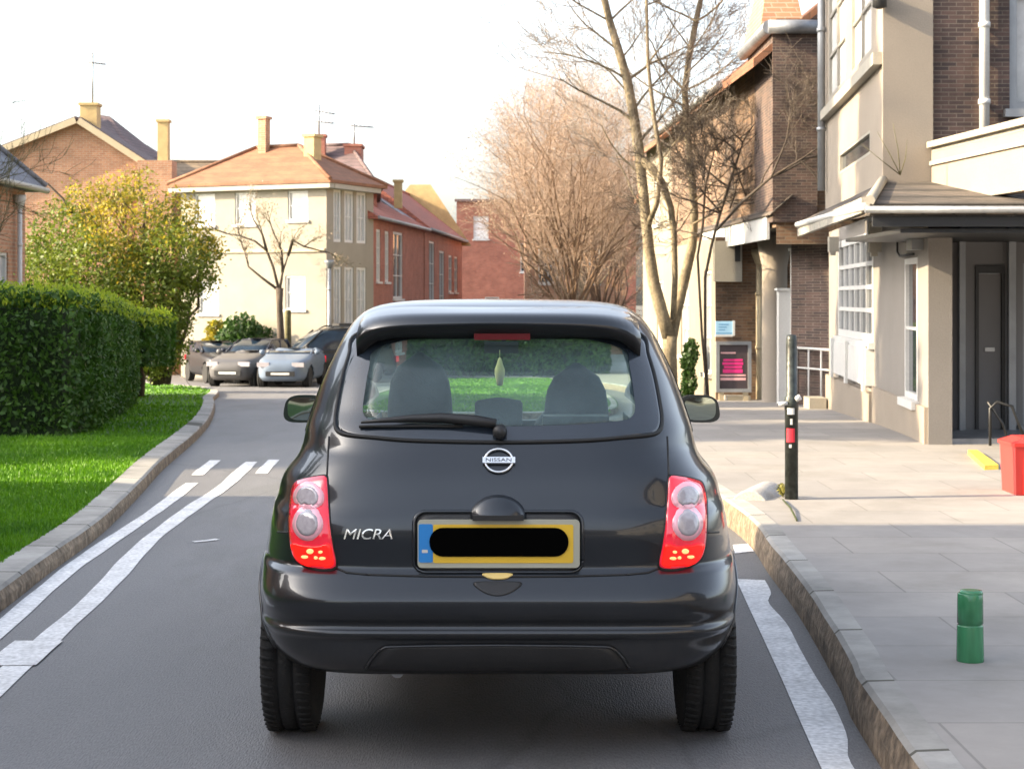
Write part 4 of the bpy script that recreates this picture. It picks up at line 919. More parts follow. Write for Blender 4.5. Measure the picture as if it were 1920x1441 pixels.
def pchip(x, y, xi):
    x = np.asarray(x, float); y = np.asarray(y, float); h = np.diff(x); dl = np.diff(y) / h; d = np.zeros_like(y)
    for i in range(1, len(x) - 1):
        if dl[i - 1] * dl[i] > 0:
            w1, w2 = 2 * h[i] + h[i - 1], h[i] + 2 * h[i - 1]; d[i] = (w1 + w2) / (w1 / dl[i - 1] + w2 / dl[i])
    d[0], d[-1] = dl[0], dl[-1]
    k = np.clip(np.searchsorted(x, xi) - 1, 0, len(x) - 2); t = (xi - x[k]) / h[k]
    return (2 * t ** 3 - 3 * t ** 2 + 1) * y[k] + (t ** 3 - 2 * t ** 2 + t) * h[k] * d[k] + (-2 * t ** 3 + 3 * t ** 2) * y[k + 1] + (t ** 3 - t ** 2) * h[k] * d[k + 1]
def half_ring(w, yr, yf, n, M, rearw=2.5):
    yc, L = (yr + yf) / 2, (yf - yr) / 2
    a = np.linspace(-math.pi / 2, math.pi / 2, 6001)
    x = w * np.abs(np.cos(a)) ** (2 / n); y = yc + L * np.sign(np.sin(a)) * np.abs(np.sin(a)) ** (2 / n); x[0] = x[-1] = 0
    ds = np.hypot(np.diff(x), np.diff(y)) * np.where(y[:-1] < yr + .45, rearw, 1.0); s = np.concatenate([[0], np.cumsum(ds)])
    si = np.linspace(0, s[-1], M); return np.interp(si, s, x), np.interp(si, s, y)
def shell(rows, zs, M=60, n=4.0, rearw=2.5):
    "returns verts grid (len(zs), 2M-2, 3)"
    r = np.array(rows, float); G = []
    W_, YR, YF = (pchip(r[:, 0], r[:, k], zs) for k in (1, 2, 3))
    NN = pchip(r[:, 0], r[:, 4], zs) if r.shape[1] > 4 else np.full(len(zs), n)
    for z, w, a, b, nn in zip(zs, W_, YR, YF, NN):
        x, y = half_ring(w, a, b, nn, M, rearw)
        X = np.concatenate([x, -x[-2:0:-1]]); Y = np.concatenate([y, y[-2:0:-1]])
        G.append(np.stack([X, Y, np.full(len(X), z)], 1))
    return np.array(G)
def grid_faces(nr_, nc): return [(j * nc + k, j * nc + (k + 1) % nc, (j + 1) * nc + (k + 1) % nc, (j + 1) * nc + k) for j in range(nr_ - 1) for k in range(nc)]
def inpoly(p, poly):
    x, y = p; c = False; n = len(poly)
    for i in range(n):
        x1, y1 = poly[i]; x2, y2 = poly[i - 1]
        if (y1 > y) != (y2 > y) and x < (x2 - x1) * (y - y1) / (y2 - y1) + x1: c = not c
    return c
def closed_smooth(pts, n=96, sharp=False):
    P = np.array(pts, float)
    if not sharp:
        out = []
        m = len(P)
        for i in range(m):
            p0, p1, p2, p3 = P[i - 1], P[i], P[(i + 1) % m], P[(i + 2) % m]
            for t in np.arange(8) / 8: out.append(.5 * (2 * p1 + (p2 - p0) * t + (2 * p0 - 5 * p1 + 4 * p2 - p3) * t * t + (3 * p1 - p0 - 3 * p2 + p3) * t ** 3))
        P = np.array(out)
    Q = np.vstack([P, P[:1]]); s = np.concatenate([[0], np.cumsum(np.linalg.norm(np.diff(Q, axis=0), axis=1))]); si = np.arange(n) / n * s[-1]
    return np.stack([np.interp(si, s, Q[:, 0]), np.interp(si, s, Q[:, 1])], 1)

# --- the black hatchback in front of the camera.  local frame: rear axle on the ground, +y forward
CAR = thing('car', 'black three-door hatchback seen from behind with lit tail lamps', 'car', (-.046, 6.0, 0))
CL = Vector((-.046, 6.0, 0)); CO = Vector((0, 0, H)) - CL
rows = [(.265, 0.5830, -.30, 2.90, 7.5), (.285, 0.7180, -.47, 3.02, 7.5), (.32, 0.7680, -.53, 3.08, 7.5), (.37, 0.8030, -.555, 3.11, 7.5), (.415, 0.8180, -.566, 3.13, 7.5), (.428, 0.8210, -.585, 3.13, 7.5), (.442, 0.8230, -.590, 3.13, 7.5),
        (.455, 0.8240, -.572, 3.14, 7.5), (.505, 0.8250, -.600, 3.15, 7.5), (.540, 0.8260, -.607, 3.15, 7.5), (.560, 0.8250, -.600, 3.14, 7.5), (.588, 0.8240, -.580, 3.13, 7.5), (.616, 0.8220, -.557, 3.12, 7.5), (.640, 0.8240, -.538, 3.10, 6.5),
        (.69, 0.8160, -.543, 3.07, 6.5), (.74, 0.8080, -.549, 3.02, 6.5), (.79, 0.7970, -.541, 2.96, 6.5), (.83, 0.7930, -.527, 2.90, 5.6), (.87, 0.7770, -.512, 2.45, 5.6), (.905, 0.7550, -.500, 2.12, 5.6), (.935, 0.7300, -.488, 1.99, 5.6), (.965, 0.7070, -.472, 1.94, 5.6), (1.0, 0.7000, -.452, 1.89, 5), (1.05, 0.6900, -.425, 1.82, 5),
        (1.13, 0.6670, -.365, 1.70, 4.8), (1.215, 0.6370, -.30, 1.56, 4.8), (1.317, 0.5900, -.215, 1.30, 4.6), (1.40, 0.5450, -.14, 1.05, 4.2), (1.45, 0.5000, -.06, .86, 3.8), (1.475, 0.4500, .02, .72, 3.4), (1.49, 0.3700, .12, .60, 3), (1.498, 0.2200, .25, .48, 2.6), (1.50, 0.0400, .34, .40, 2.4)]
zs = np.unique(np.concatenate([[.265,.275], np.arange(.285, .40, .02), np.arange(.40, .66, .008), np.arange(.66, 1.46, .018), [1.46, 1.47, 1.478, 1.485, 1.49, 1.494, 1.497, 1.499, 1.50]]))
G = shell(rows, zs, 110); NR, NC = G.shape[:2]
V = G.reshape(-1, 3); FA = grid_faces(NR, NC)
BV = BVHTree.FromPolygons([Vector(p) for p in V], FA + [tuple(range((NR - 1) * NC, NR * NC))])
def hit_px(px, py, off=0.0):
    "point of the body behind a photo pixel, in the car's frame"
    d = Vector(((px - PX) / F, 1, -(py - PY) / F)).normalized()
    h, n, i, dist = BV.ray_cast(CO, d)
    if h is None: return None, None
    if n.dot(d) > 0: n = -n
    return h + n * off, n
CXP = 933.0                                     # the car's centre line in the photo
def hit_xz(x, z, off=0.0):
    h, n, i, dist = BV.ray_cast(Vector((x, -3, z)), Vector((0, 1, 0)))
    if h is None: return None, None
    if n.y > 0: n = -n
    return h + n * off, n
def px2xz(px, py):
    h, n = hit_px(px, py); return (h.x, h.z)
def outl(pts, n=96, sharp=False): return closed_smooth(pts, n, sharp)
def patch(name, pts, mat, parent, off=.004, rings=7, mirror=False, inner=None, sharp=False, n=96, thick=.012, dome=0.0, smooth=True, hole=False):
    "panel laid on the body; pts outline in photo pixels; inner = outline of an opening"
    P = closed_smooth(pts, n, sharp); c = P.mean(0)
    if inner is not None:
        Q = closed_smooth(inner, n * 4); qc = Q.mean(0)
        a = np.arctan2(P[:, 1] - qc[1], P[:, 0] - qc[0]); qa = np.arctan2(Q[:, 1] - qc[1], Q[:, 0] - qc[0])
        In = np.array([Q[np.argmin(np.abs((qa - v + math.pi) % (2 * math.pi) - math.pi))] for v in a])
    vs = []; ok = True
    loops = rings if inner is not None else rings
    for k in range(loops + 1):
        f = k / loops
        ring = P + (In - P) * f if inner is not None else c + (P - c) * (1 - f * .985)
        for q in ring:
            o_ = off + dome * (1 - (1 - f) ** 2)
            h, nn = hit_px(q[0], q[1], o_)
            if h is None: h = Vector(vs[-1]) if vs else Vector((0, 0, 0))
            vs.append(h)
    sk = []
    for q in P:
        h, nn = hit_px(q[0], q[1], off - thick); sk.append(h if h is not None else Vector((0, 0, 0)))
    nn_ = n; m = MB()
    allv = sk + vs
    fs = [(k * nn_ + i, k * nn_ + (i + 1) % nn_, (k + 1) * nn_ + (i + 1) % nn_, (k + 1) * nn_ + i) for k in range(loops + 1) for i in range(nn_)]
    if inner is None: fs.append(tuple((loops + 1) * nn_ + i for i in range(nn_)))
    if mirror: allv = [Vector((-p.x, p.y, p.z)) for p in allv]; fs = [f[::-1] for f in fs]
    # orient outward (towards -y)
    m.add([p + CL for p in allv], fs, smooth)
    o = m.build(name, mat, parent)
    bm = bmesh.new(); bm.from_mesh(o.data); bmesh.ops.recalc_face_normals(bm, faces=bm.faces)
    av = sum((f.normal * f.calc_area() for f in bm.faces), Vector())
    if av.y > 0: bmesh.ops.reverse_faces(bm, faces=bm.faces)
    bm.to_mesh(o.data); bm.free()
    return o
def strip_px(name, pts, r, mat, parent, off=.0, mirror=False, seg=6):
    P = np.array(pts, float); D = []
    for i in range(len(P) - 1):
        k = max(2, int(np.linalg.norm(P[i + 1] - P[i]) / 6)); D += [P[i] + (P[i + 1] - P[i]) * t / k for t in range(k)]
    D.append(P[-1]); q = []
    for p in D:
        h, nn = hit_px(p[0], p[1], off)
        if h is not None: q.append(h)
    if mirror: q = [Vector((-p.x, p.y, p.z)) for p in q]
    return MB().tube([p + CL for p in q], r, seg).build(name, mat, parent)
W_OUT = [(668, 628), (655, 665), (643, 705), (634, 750), (629, 785), (632, 806), (650, 815), (700, 820), (780, 826), (940, 829), (1090, 826), (1170, 820), (1220, 815), (1237, 806), (1241, 785), (1236, 750), (1227, 705), (1215, 665), (1202, 628), (1120, 606), (940, 598), (760, 606)]
W_IN = [(705, 655), (693, 690), (685, 735), (681, 768), (687, 784), (712, 790), (800, 797), (940, 800), (1070, 797), (1160, 790), (1182, 784), (1190, 768), (1187, 735), (1180, 690), (1167, 655), (1080, 634), (940, 628), (790, 634)]
wi = closed_smooth(W_IN, 120); wi_big = wi.mean(0) + (wi - wi.mean(0)) * 1.02
side_win = [(.10, 1.03), (.95, 1.02), (1.70, 1.03), (1.35, 1.22), (1.05, 1.36), (.85, 1.40), (.35, 1.39), (.16, 1.30), (.06, 1.12)]
ws_ = None
keep = []; 
Vc = V
for f in FA:
    c = (Vc[f[0]] + Vc[f[1]] + Vc[f[2]] + Vc[f[3]]) / 4
    nrm = np.cross(Vc[f[1]] - Vc[f[0]], Vc[f[3]] - Vc[f[0]]); nl = np.linalg.norm(nrm); nrm = nrm / (nl + 1e-12)
    if c[1] < .1 and c[2] > .95:
        d = c - np.array(CO); q = (PX + F * d[0] / d[1], PY - F * d[2] / d[1])
        if inpoly(q, wi_big): continue
    if abs(c[0]) > .45 and c[2] > .95 and inpoly((c[1], c[2]), side_win) and abs(nrm[0]) > .5: continue
    if c[1] > .9 and .93 < c[2] < 1.40 and nrm[1] > .25 and abs(c[0]) < .63 - (c[2] - 1.0) * .38 : continue
    if abs(c[0]) > .5 and c[2] < .70 and (math.hypot(c[1], c[2] - .29) < .318 or math.hypot(c[1] - 2.43, c[2] - .29) < .318): continue
    keep.append(f)
body = MB(); body.add([Vector(p) + CL for p in V], keep, True)
body.f.append(list(range(NC))[::-1]); body.mi.append(1); body.sm.append(False)
body.f.append([(NR - 1) * NC + k for k in range(NC)]); body.mi.append(0); body.sm.append(True)
body = body.build('body', [M_car, M_plast], CAR)
# glazing
rw = patch('rear_window', W_OUT, M_frit, CAR, off=.004, inner=W_IN, rings=6, n=160)
patch('pane', [tuple(p) for p in wi.mean(0) + (wi - wi.mean(0)) * 1.005], M_glass, rw, off=.003, rings=10, n=120, thick=.004)
strip_px('seal', [tuple(p) for p in closed_smooth(W_OUT, 200)] + [tuple(closed_smooth(W_OUT, 200)[0])], .0075, M_trimk, rw, off=.001)
for s in (1, -1):
    P = closed_smooth(side_win, 64); c = P.mean(0); vs = []; vi = []
    for k in range(6):
        for q in c + (P - c) * (1.03 - .20 * k):
            h, nn, i, dd = BV.ray_cast(Vector((2 * s, q[0], q[1])), Vector((-s, 0, 0)))
            vs.append((h if h is not None else Vector((.6 * s, q[0], q[1]))) + Vector((s * .003, 0, 0)) + CL)
    fs = [(k * 64 + i, k * 64 + (i + 1) % 64, (k + 1) * 64 + (i + 1) % 64, (k + 1) * 64 + i) for k in range(5) for i in range(64)]
    if s < 0: fs = [f[::-1] for f in fs]
    MB().add(vs, fs, True).build('side_window', M_clear, CAR)
vs = []
for j in range(9):
    z = .925 + .49 * j / 8
    for i in range(13):
        x = (-1 + 2 * i / 12) * (.64 - (z - 1.0) * .36)
        h, nn, k_, dd = BV.ray_cast(Vector((x, 5, z)), Vector((0, -1, 0))); vs.append(h + Vector((0, .003, .002)) + CL)
MB().add(vs, [(j * 13 + i, j * 13 + i + 1, (j + 1) * 13 + i + 1, (j + 1) * 13 + i) for j in range(8) for i in range(12)], True).build('windscreen', M_clear, CAR)
# roof spoiler: section swept across the tailgate top
vs = []; nu = 41; hw = .485
for i in range(nu):
    u = -1 + 2 * i / (nu - 1); x = hw * u; e = abs(u)
    zt = 1.424 - .018 * u * u - .034 * e ** 8; yt = -.315 + .075 * u * u + .05 * e ** 8
    def zroof(y):
        h, n, k_, dd = BV.ray_cast(Vector((x, y, 3)), Vector((0, 0, -1))); return h.z if h is not None else zt
    y0 = .02 + .16 * e ** 3
    y1 = (y0 + yt) / 2; dr = .055 * e ** 14
    r0 = Vector((x, y0, zroof(y0) - .002)); 
    r1 = Vector((x, yt * .62 + y0 * .38, zt + (r0.z - zt) * .50 + .006)); tip = Vector((x, yt, zt)); tip2 = Vector((x, yt + .006, zt - .013 - .016 * e ** 10))
    un = Vector((x, yt + .05, zt - .040 - .05 * e ** 12)); h, n = hit_xz(x, 1.350 - .03 * e ** 10, .0)
    in_ = Vector((x, (h.y if h else -.1) + .03, 1.362 - .03 * e ** 10))
    for p in (r0, r1, tip, tip2, un, in_): vs.append(p + CL)
fs = [(i * 6 + k, i * 6 + k + 1, (i + 1) * 6 + k + 1, (i + 1) * 6 + k) for i in range(nu - 1) for k in range(5)] + [tuple(range(6)), tuple((nu - 1) * 6 + k for k in range(5, -1, -1))]
mb = MB(); mb.add(vs, fs, True); mb.mi = [1 if (j < (nu - 1) * 5 and j % 5 >= 3) or j >= (nu - 1) * 5 else 0 for j in range(len(fs))]
sp = mb.build('spoiler', [M_car, M_plast], CAR)
bm = bmesh.new(); bm.from_mesh(sp.data); bmesh.ops.recalc_face_normals(bm, faces=bm.faces); bm.to_mesh(sp.data); bm.free()
def carpt(px, py, y): # point at local depth y behind that pixel
    d = y + CL.y; return Vector(((px - PX) * d / F, d, H - (py - PY) * d / F))
a, b = carpt(889, 621, -.262), carpt(994, 637, -.262)
mb = MB(); mb.box(a.x, a.y, b.z, b.x, a.y + .05, a.z); bl = mb.build('third_brake_lamp', M_brk3, sp)
# tail lamps
L_OUT = [(552, 910), (566, 900), (590, 895), (611, 893), (614, 905), (616, 940), (619, 985), (625, 1025), (630, 1050), (627, 1064), (608, 1068), (582, 1064), (562, 1054), (550, 1036), (545, 1000), (545, 950)]
L_GLO = [(556, 1017), (575, 1020), (600, 1021), (620, 1018), (626, 1040), (627, 1056), (620, 1061), (600, 1062), (578, 1058), (563, 1046), (556, 1030)]
for mir in (False, True):
    lp = patch('tail_lamp', L_OUT, M_lred, CAR, off=.006, dome=.014, mirror=mir, n=80, rings=9)
    patch('lamp_seal', [tuple(np.array(L_OUT).mean(0) + (np.array(p) - np.array(L_OUT).mean(0)) * np.array((1.08, 1.035))) for p in L_OUT], M_trimk, lp, off=.003, mirror=mir, n=80)
    patch('brake_lens', L_GLO, M_lglow, lp, off=.021, dome=.002, mirror=mir, n=64)
    for cx_, cy_ in ((585, 934), (583, 983)):
        el = lambda r: [(cx_ + r * 1.0 * math.cos(t_), cy_ + r * 1.08 * math.sin(t_)) for t_ in np.linspace(0, 2 * math.pi, 17)[:-1]]
        rg = patch('lens_ring', el(26.0), M_lring, lp, off=.021, dome=.002, mirror=mir, n=40, rings=3); patch('lens', el(18.5), M_lclear, rg, off=.0245, dome=.001, mirror=mir, n=40, rings=4)
    for cx_, cy_, rx, ry in ((588, 1030, 6, 5), (606, 1031, 4, 3), (579, 1041, 6, 3), (609, 1043, 6, 3), (598, 1042, 3, 3)):
        patch('bulb', [(cx_ + rx * math.cos(t_), cy_ + ry * math.sin(t_)) for t_ in np.linspace(0, 2 * math.pi, 9)[:-1]], M_lhot, lp, off=.025, mirror=mir, n=16, rings=2, thick=.003)
    strip_px('panel_gap', [(617, 818), (615, 850), (613, 892)], .0035, M_trimk, CAR, mirror=mir)
    strip_px('panel_gap', [(520, 997), (544, 998)], .003, M_trimk, CAR, mirror=mir)
    strip_px('panel_gap', [(629, 1064), (650, 1073), (690, 1077)], .004, M_trimk, CAR, mirror=mir)
strip_px('panel_gap', [(690, 1077), (800, 1080), (933, 1081), (1066, 1080), (1176, 1077)], .004, M_trimk, CAR)
# number plate recess
def rr_px(x0, y0, x1, y1, r):
    o = []
    for cx_, cy_, a0 in ((x1 - r, y1 - r, 0), (x0 + r, y1 - r, 90), (x0 + r, y0 + r, 180), (x1 - r, y0 + r, 270)):
        for k in range(7): a = R(a0 + 15 * k); o.append((cx_ + r * math.cos(a), cy_ + r * math.sin(a)))
    return o
rec = patch('plate_recess', rr_px(778, 961, 1090, 1072, 22), M_plast, CAR, off=.003, sharp=True, n=128)
q = rr_px(776, 959, 1092, 1073, 23); strip_px('recess_edge', q + [q[0]], .006, M_car, rec, off=.003)
def flat_plate(name, x0, y0, x1, y1, dy, mat, parent, r=6, th=.004, base=None):
    "flat plate at constant depth in front of the recess"
    cxm = (x0 + x1) / 2; d = base - dy
    P = [carpt(a, b, d) for a, b in rr_px(x0, y0, x1, y1, r)]
    m = MB(); n = len(P); m.add(P + [p + Vector((0, th, 0)) for p in P], [tuple(range(n)), tuple(range(2 * n - 1, n - 1, -1))] + [(i, n + i, n + (i + 1) % n, (i + 1) % n) for i in range(n)])
    o = m.build(name, mat, parent)
    bm = bmesh.new(); bm.from_mesh(o.data); bmesh.ops.recalc_face_normals(bm, faces=bm.faces); bm.to_mesh(o.data); bm.free(); return o
hb = hit_px(933, 1020)[0].y
pl = flat_plate('number_plate', 783, 974, 1087, 1064, .012, M_platew, CAR, r=8, th=.010, base=hb)
flat_plate('yellow_field', 812, 983, 1075, 1055, .014, M_plate, pl, r=4, th=.0019, base=hb)
flat_plate('blue_band', 785, 982, 811.5, 1054, .0145, M_plateb, pl, r=4, th=.0023, base=hb)
flat_plate('country_letters', 791, 1030, 802, 1036, .0150, M_white, pl, r=1, th=.0004, base=hb)
flat_plate('redaction_strip', 805, 989, 1066, 1043, .0185, M_black if False else plain('redaction_black', (.002, .002, .002), .9, var=.0, spec=.0), pl, r=26, th=.0035, base=hb)  # blacked-out characters, added as a solid strip; no part of the plate
# handle dome
ctr, cn = hit_px(934, 970); mb = MB(); vs = []; ns, nt = 24, 9
for j in range(nt + 1):
    for i in range(ns + 1):
        a = math.pi * i / ns; f = 1 - j / nt
        qx, qy = 934 + 54 * f * math.cos(a), 973 - 46 * f * math.sin(a)
        h, n_h = hit_px(qx, qy, .002 + .042 * math.sqrt(max(0, 1 - f * f))); vs.append(h + CL)
mb.add(vs, [(j * (ns + 1) + i, j * (ns + 1) + i + 1, (j + 1) * (ns + 1) + i + 1, (j + 1) * (ns + 1) + i) for j in range(nt) for i in range(ns)], True)
b0 = len(mb.v)
hd = mb.build('tailgate_handle', M_car, CAR)
a, b = carpt(886, 966, hb - .035), carpt(982, 976, hb - .035); mb = MB(); mb.box(a.x, a.y, b.z, b.x, a.y + .045, a.z); mb.build('handle_grip', M_plast, hd)
# badge: ring and bar, maker's letters on the bar
bc, bn = hit_px(935, 865); mb = MB()
ring = []
for k in range(40):
    a = 2 * math.pi * k / 40; h, n_h = hit_px(935 + 26 * math.cos(a), 865 + 21.5 * math.sin(a), .010); ring.append(h + CL)
mb.tube(ring, .0042, 8, closed=True); bd = mb.build('badge', M_chrome, CAR)
def barpatch(x0, y0, x1, y1, off, th):
    P = [hit_px(a, b, off)[0] + CL for a, b in ((x0, y0), (x1, y0), (x1, y1), (x0, y1))]; Q = [hit_px(a, b, off - th)[0] + CL for a, b in ((x0, y0), (x1, y0), (x1, y1), (x0, y1))]
    m = MB(); m.add(P + Q, [(0, 3, 2, 1), (4, 5, 6, 7)] + [(i, (i + 1) % 4, 4 + (i + 1) % 4, 4 + i) for i in range(4)]); return m
barpatch(905, 860, 966, 871, .017, .012).build('bar', M_chrome, bd)
def text_on(txt, x0, y0, x1, y1, off, mat, parent, name, shear=.0, th=.003):
    cu = bpy.data.curves.new('t', 'FONT'); cu.body = txt; cu.shear = shear; cu.offset = .0; to = bpy.data.objects.new('t', cu); COL.objects.link(to)
    bpy.context.view_layer.update(); me = to.to_mesh(); bt_ = bmesh.new(); bt_.from_mesh(me); bmesh.ops.remove_doubles(bt_, verts=bt_.verts, dist=1e-5); bmesh.ops.triangulate(bt_, faces=bt_.faces, quad_method='BEAUTY', ngon_method='EAR_CLIP'); bt_.to_mesh(me); bt_.free(); co = np.array([v.co[:] for v in me.vertices]); fs = [tuple(p.vertices) for p in me.polygons]
    mn, mx = co.min(0), co.max(0); vs = []; vb = []
    for c in co:
        qx = x0 + (x1 - x0) * (c[0] - mn[0]) / (mx[0] - mn[0]); qy = y1 - (y1 - y0) * (c[1] - mn[1]) / (mx[1] - mn[1])
        h, n_h = hit_px(qx, qy, off); vs.append(h + CL); vb.append(h + CL - n_h * th)
    to.to_mesh_clear(); bpy.data.objects.remove(to)
    n = len(vs); mb = MB(); mb.add(vs + vb, fs + [tuple(n + i for i in f[::-1]) for f in fs])
    # side walls along boundary edges
    ec = {}
    for f in fs:
        for i in range(len(f)): e = (f[i], f[(i + 1) % len(f)]); ec[tuple(sorted(e))] = ec.get(tuple(sorted(e)), 0) + 1
    for f in fs:
        for i in range(len(f)):
            a, b = f[i], f[(i + 1) % len(f)]
            if ec[tuple(sorted((a, b)))] == 1: mb.f.append([b, a, n + a, n + b]); mb.mi.append(0); mb.sm.append(False)
    return mb.build(name, mat, parent)
text_on('NISSAN', 911, 862.3, 959, 868.8, .0178, M_trimk, bd, 'lettering', th=.0006)
text_on('MICRA', 645, 991, 736, 1010, .005, M_chrome, CAR, 'model_lettering', shear=.25)
# wiper
wp = [(682, 801), (720, 797), (770, 793), (830, 792), (890, 797), (930, 803)]
P = [hit_px(a, b, .028)[0] + CL for a, b in wp]
mb = MB(); mb.tube(P, [.004, .008, .012, .016, .018, .016], 8); wi_o = mb.build('rear_wiper', M_plast, CAR)
P = [hit_px(a, b, .012)[0] + CL for a, b in ((676, 803), (730, 803), (800, 802), (868, 803))]; MB().tube(P, .0055, 6).build('blade', M_trimk, wi_o)
mb = MB(); c = hit_px(937, 808, .0)[0] + CL; mb.lathe([(.026, -.05), (.024, -.03), (.012, -.022)][::-1] if False else [(.0, -.055), (.016, -.052), (.023, -.04), (.024, .01)], 16, axis='y', c=(c.x, c.y, c.z)); mb.build('pivot', M_plast, wi_o)
# bumper: tow notch, lower insert, scuff and trim
nt_ = patch('tow_notch', [(888, 1092), (933, 1090), (978, 1092), (966, 1106), (950, 1114), (933, 1117), (916, 1114), (900, 1106)], M_plast, CAR, off=.003, n=48)
patch('gold_glint', [(904, 1077), (933, 1075), (962, 1077), (950, 1084), (933, 1086), (916, 1084)], M_gold, CAR, off=.006, n=32)  # gold reflection painted on the bumper as a patch
lo = patch('lower_insert', [(694, 1238), (708, 1222), (722, 1213), (800, 1211), (933, 1210), (1066, 1211), (1144, 1213), (1158, 1222), (1172, 1238), (1180, 1252), (1100, 1256), (933, 1256), (766, 1256), (686, 1252)], M_plast, CAR, off=.006, n=120)
strip_px('insert_edge', [(686, 1250), (696, 1234), (710, 1218), (724, 1211), (800, 1209), (933, 1208), (1066, 1209), (1142, 1211), (1156, 1218), (1170, 1234), (1180, 1250)], .0045, M_car, lo, off=.006)
# exhaust and rear beam
mb = MB(); e = carpt(745, 1258, -.40); mb.tube([e + Vector((0, 0, 0)), e + Vector((0, .35, .02)), e + Vector((.06, .6, .03))], .022, 12); mb.build('exhaust', M_lead, CAR)
mb = MB(); mb.tube([Vector((-.66, 0, .29)) + CL, Vector((.66, 0, .29)) + CL], .05, 10); mb.box(CL.x - .52, CL.y - .25, .30, CL.x + .52, CL.y + 2.7, .32); mb.build('underbody', M_plast, CAR)
# wheels
def wheel(parent, x, y, side, rad=.29, wid=.19, tread=True, off=None):
    "wheel centred at x,y (thing frame), outer face towards side"
    c = (x, y, rad - .004); hwid = wid / 2
    prof = [(rad * .64, -hwid * .9), (rad * .84, -hwid), (rad * .94, -hwid * .98), (rad * .985, -hwid * .86), (rad, -hwid * .6), (rad, -hwid * .36), (rad * .972, -hwid * .34), (rad * .972, -hwid * .26), (rad, -hwid * .24), (rad, hwid * .24), (rad * .972, hwid * .26), (rad * .972, hwid * .34), (rad, hwid * .36), (rad, hwid * .6), (rad * .985, hwid * .86), (rad * .94, hwid * .98), (rad * .84, hwid), (rad * .64, hwid * .9)]
    mb = MB(); mb.lathe(prof, 48, axis='x', c=c)
    if tread:
        for k in range(56):
            a = 2 * math.pi * k / 56
            for s0, s1 in ((-.95, -.45), (.45, .95)):
                pts = []
                for f, dr in ((s0, 0), (s1, .0)):
                    r_ = rad * (.985 if abs(f) > .8 else 1.0) + .003; aa = a + f * .06; pts.append(Vector((c[0] + f * hwid, c[1] + r_ * math.cos(aa), c[2] + r_ * math.sin(aa))))
                mb.tube(pts, .006, 4)
    o = mb.build('wheel', M_tyre, parent)
    m2 = MB(); h = side * hwid * .8
    m2.lathe([(rad * .64, -hwid * .8), (rad * .60, -hwid * .7), (rad * .60, hwid * .7), (rad * .64, hwid * .8)], 32, axis='x', c=c)
    m2.lathe([(0.01, h * .75), (rad * .17, h * .75), (rad * .2, h * .55), (rad * .2, h * .2)] if side > 0 else [(rad * .2, h * .2), (rad * .2, h * .55), (rad * .17, h * .75), (0.01, h * .75)], 24, axis='x', c=c)
    for k in range(6):
        a = 2 * math.pi * k / 6; m2.tube([(c[0] + h * .6, c[1] + rad * .15 * math.cos(a), c[2] + rad * .15 * math.sin(a)), (c[0] + h * .72, c[1] + rad * .6 * math.cos(a), c[2] + rad * .6 * math.sin(a))], rad * .085, 6)
    m2.build('rim', M_rim, o); return o
for s in (-1, 1):
    for yy in (0, 2.43): wheel(CAR, CL.x + s * .716, CL.y + yy, s, wid=.172)
# arch liners and lips
for s in (-1, 1):
    for yy in (0, 2.43):
        mb = MB(); lip = []; vs = []; n = 20
        for k in range(n + 1):
            a = R(9 + 162 * k / n); r_ = .322
            py_, pz_ = yy + r_ * math.cos(a), .29 + r_ * math.sin(a)
            h, nn, i_, dd = BV.ray_cast(Vector((2 * s, py_, pz_)), Vector((-s, 0, 0))); xx = h.x if h is not None else s * .75
            lip.append(Vector((xx + s * .002, py_, pz_)) + CL); vs += [Vector((xx - s * .003, py_, pz_)) + CL, Vector((s * .50, py_, pz_)) + CL]
        mb.add(vs, [(2 * k, 2 * k + 1, 2 * k + 3, 2 * k + 2) for k in range(n)], True); ar = mb.build('arch_liner', M_plast, CAR)
        MB().tube(lip, .006, 6).build('arch_lip', M_car, ar)
# door mirrors
for s in (-1, 1):
    cx_ = CL.x + s * .885; y0 = CL.y + 1.62; zc = 1.5 - (766 - PY) * (y0) / F
    mb = MB(); vs = []; ny = 10; na = 28
    for j in range(ny + 1):
        f = j / ny; sc = 1.0 if f < .001 else math.sqrt(max(0, 1 - (f * .98) ** 2.2)); yy = y0 + .12 * f
        for k in range(na):
            a = 2 * math.pi * k / na; ex = 2 / 3.2; hx = .087 * sc; hz = .062 * sc
            x_ = math.copysign(abs(math.cos(a)) ** ex, math.cos(a)) * hx; z_ = math.copysign(abs(math.sin(a)) ** ex, math.sin(a)) * hz
            vs.append((cx_ + x_ - s * .01 * z_ / .06, yy, zc + z_))
    mb.add(vs, [(j * na + k, (j + 1) * na + k, (j + 1) * na + (k + 1) % na, j * na + (k + 1) % na) for j in range(ny) for k in range(na)], True)
    mb.f.append(list(range(na))); mb.mi.append(0); mb.sm.append(False)
    mb.tube([(cx_ - s * .05, y0 + .05, zc - .02), (CL.x + s * .66, y0 + .08, zc - .035)], .028, 8)
    mo = mb.build('door_mirror', M_dkgreen, CAR)
    bm = bmesh.new(); bm.from_mesh(mo.data); bmesh.ops.recalc_face_normals(bm, faces=bm.faces); bm.to_mesh(mo.data); bm.free()
    mb = MB(); vs = [(cx_, y0 - .006, zc)]
    for k in range(na):
        a = 2 * math.pi * k / na; ex = 2 / 3.2; vs.append((cx_ + math.copysign(abs(math.cos(a)) ** ex, math.cos(a)) * .071, y0 - .004 + s * .012 * math.cos(a) * 0 , zc + math.copysign(abs(math.sin(a)) ** ex, math.sin(a)) * .051))
    mb.add(vs, [(0, 1 + (k + 1) % na, 1 + k) for k in range(na)], True); mb.build('mirror_glass', M_mirror, mo)
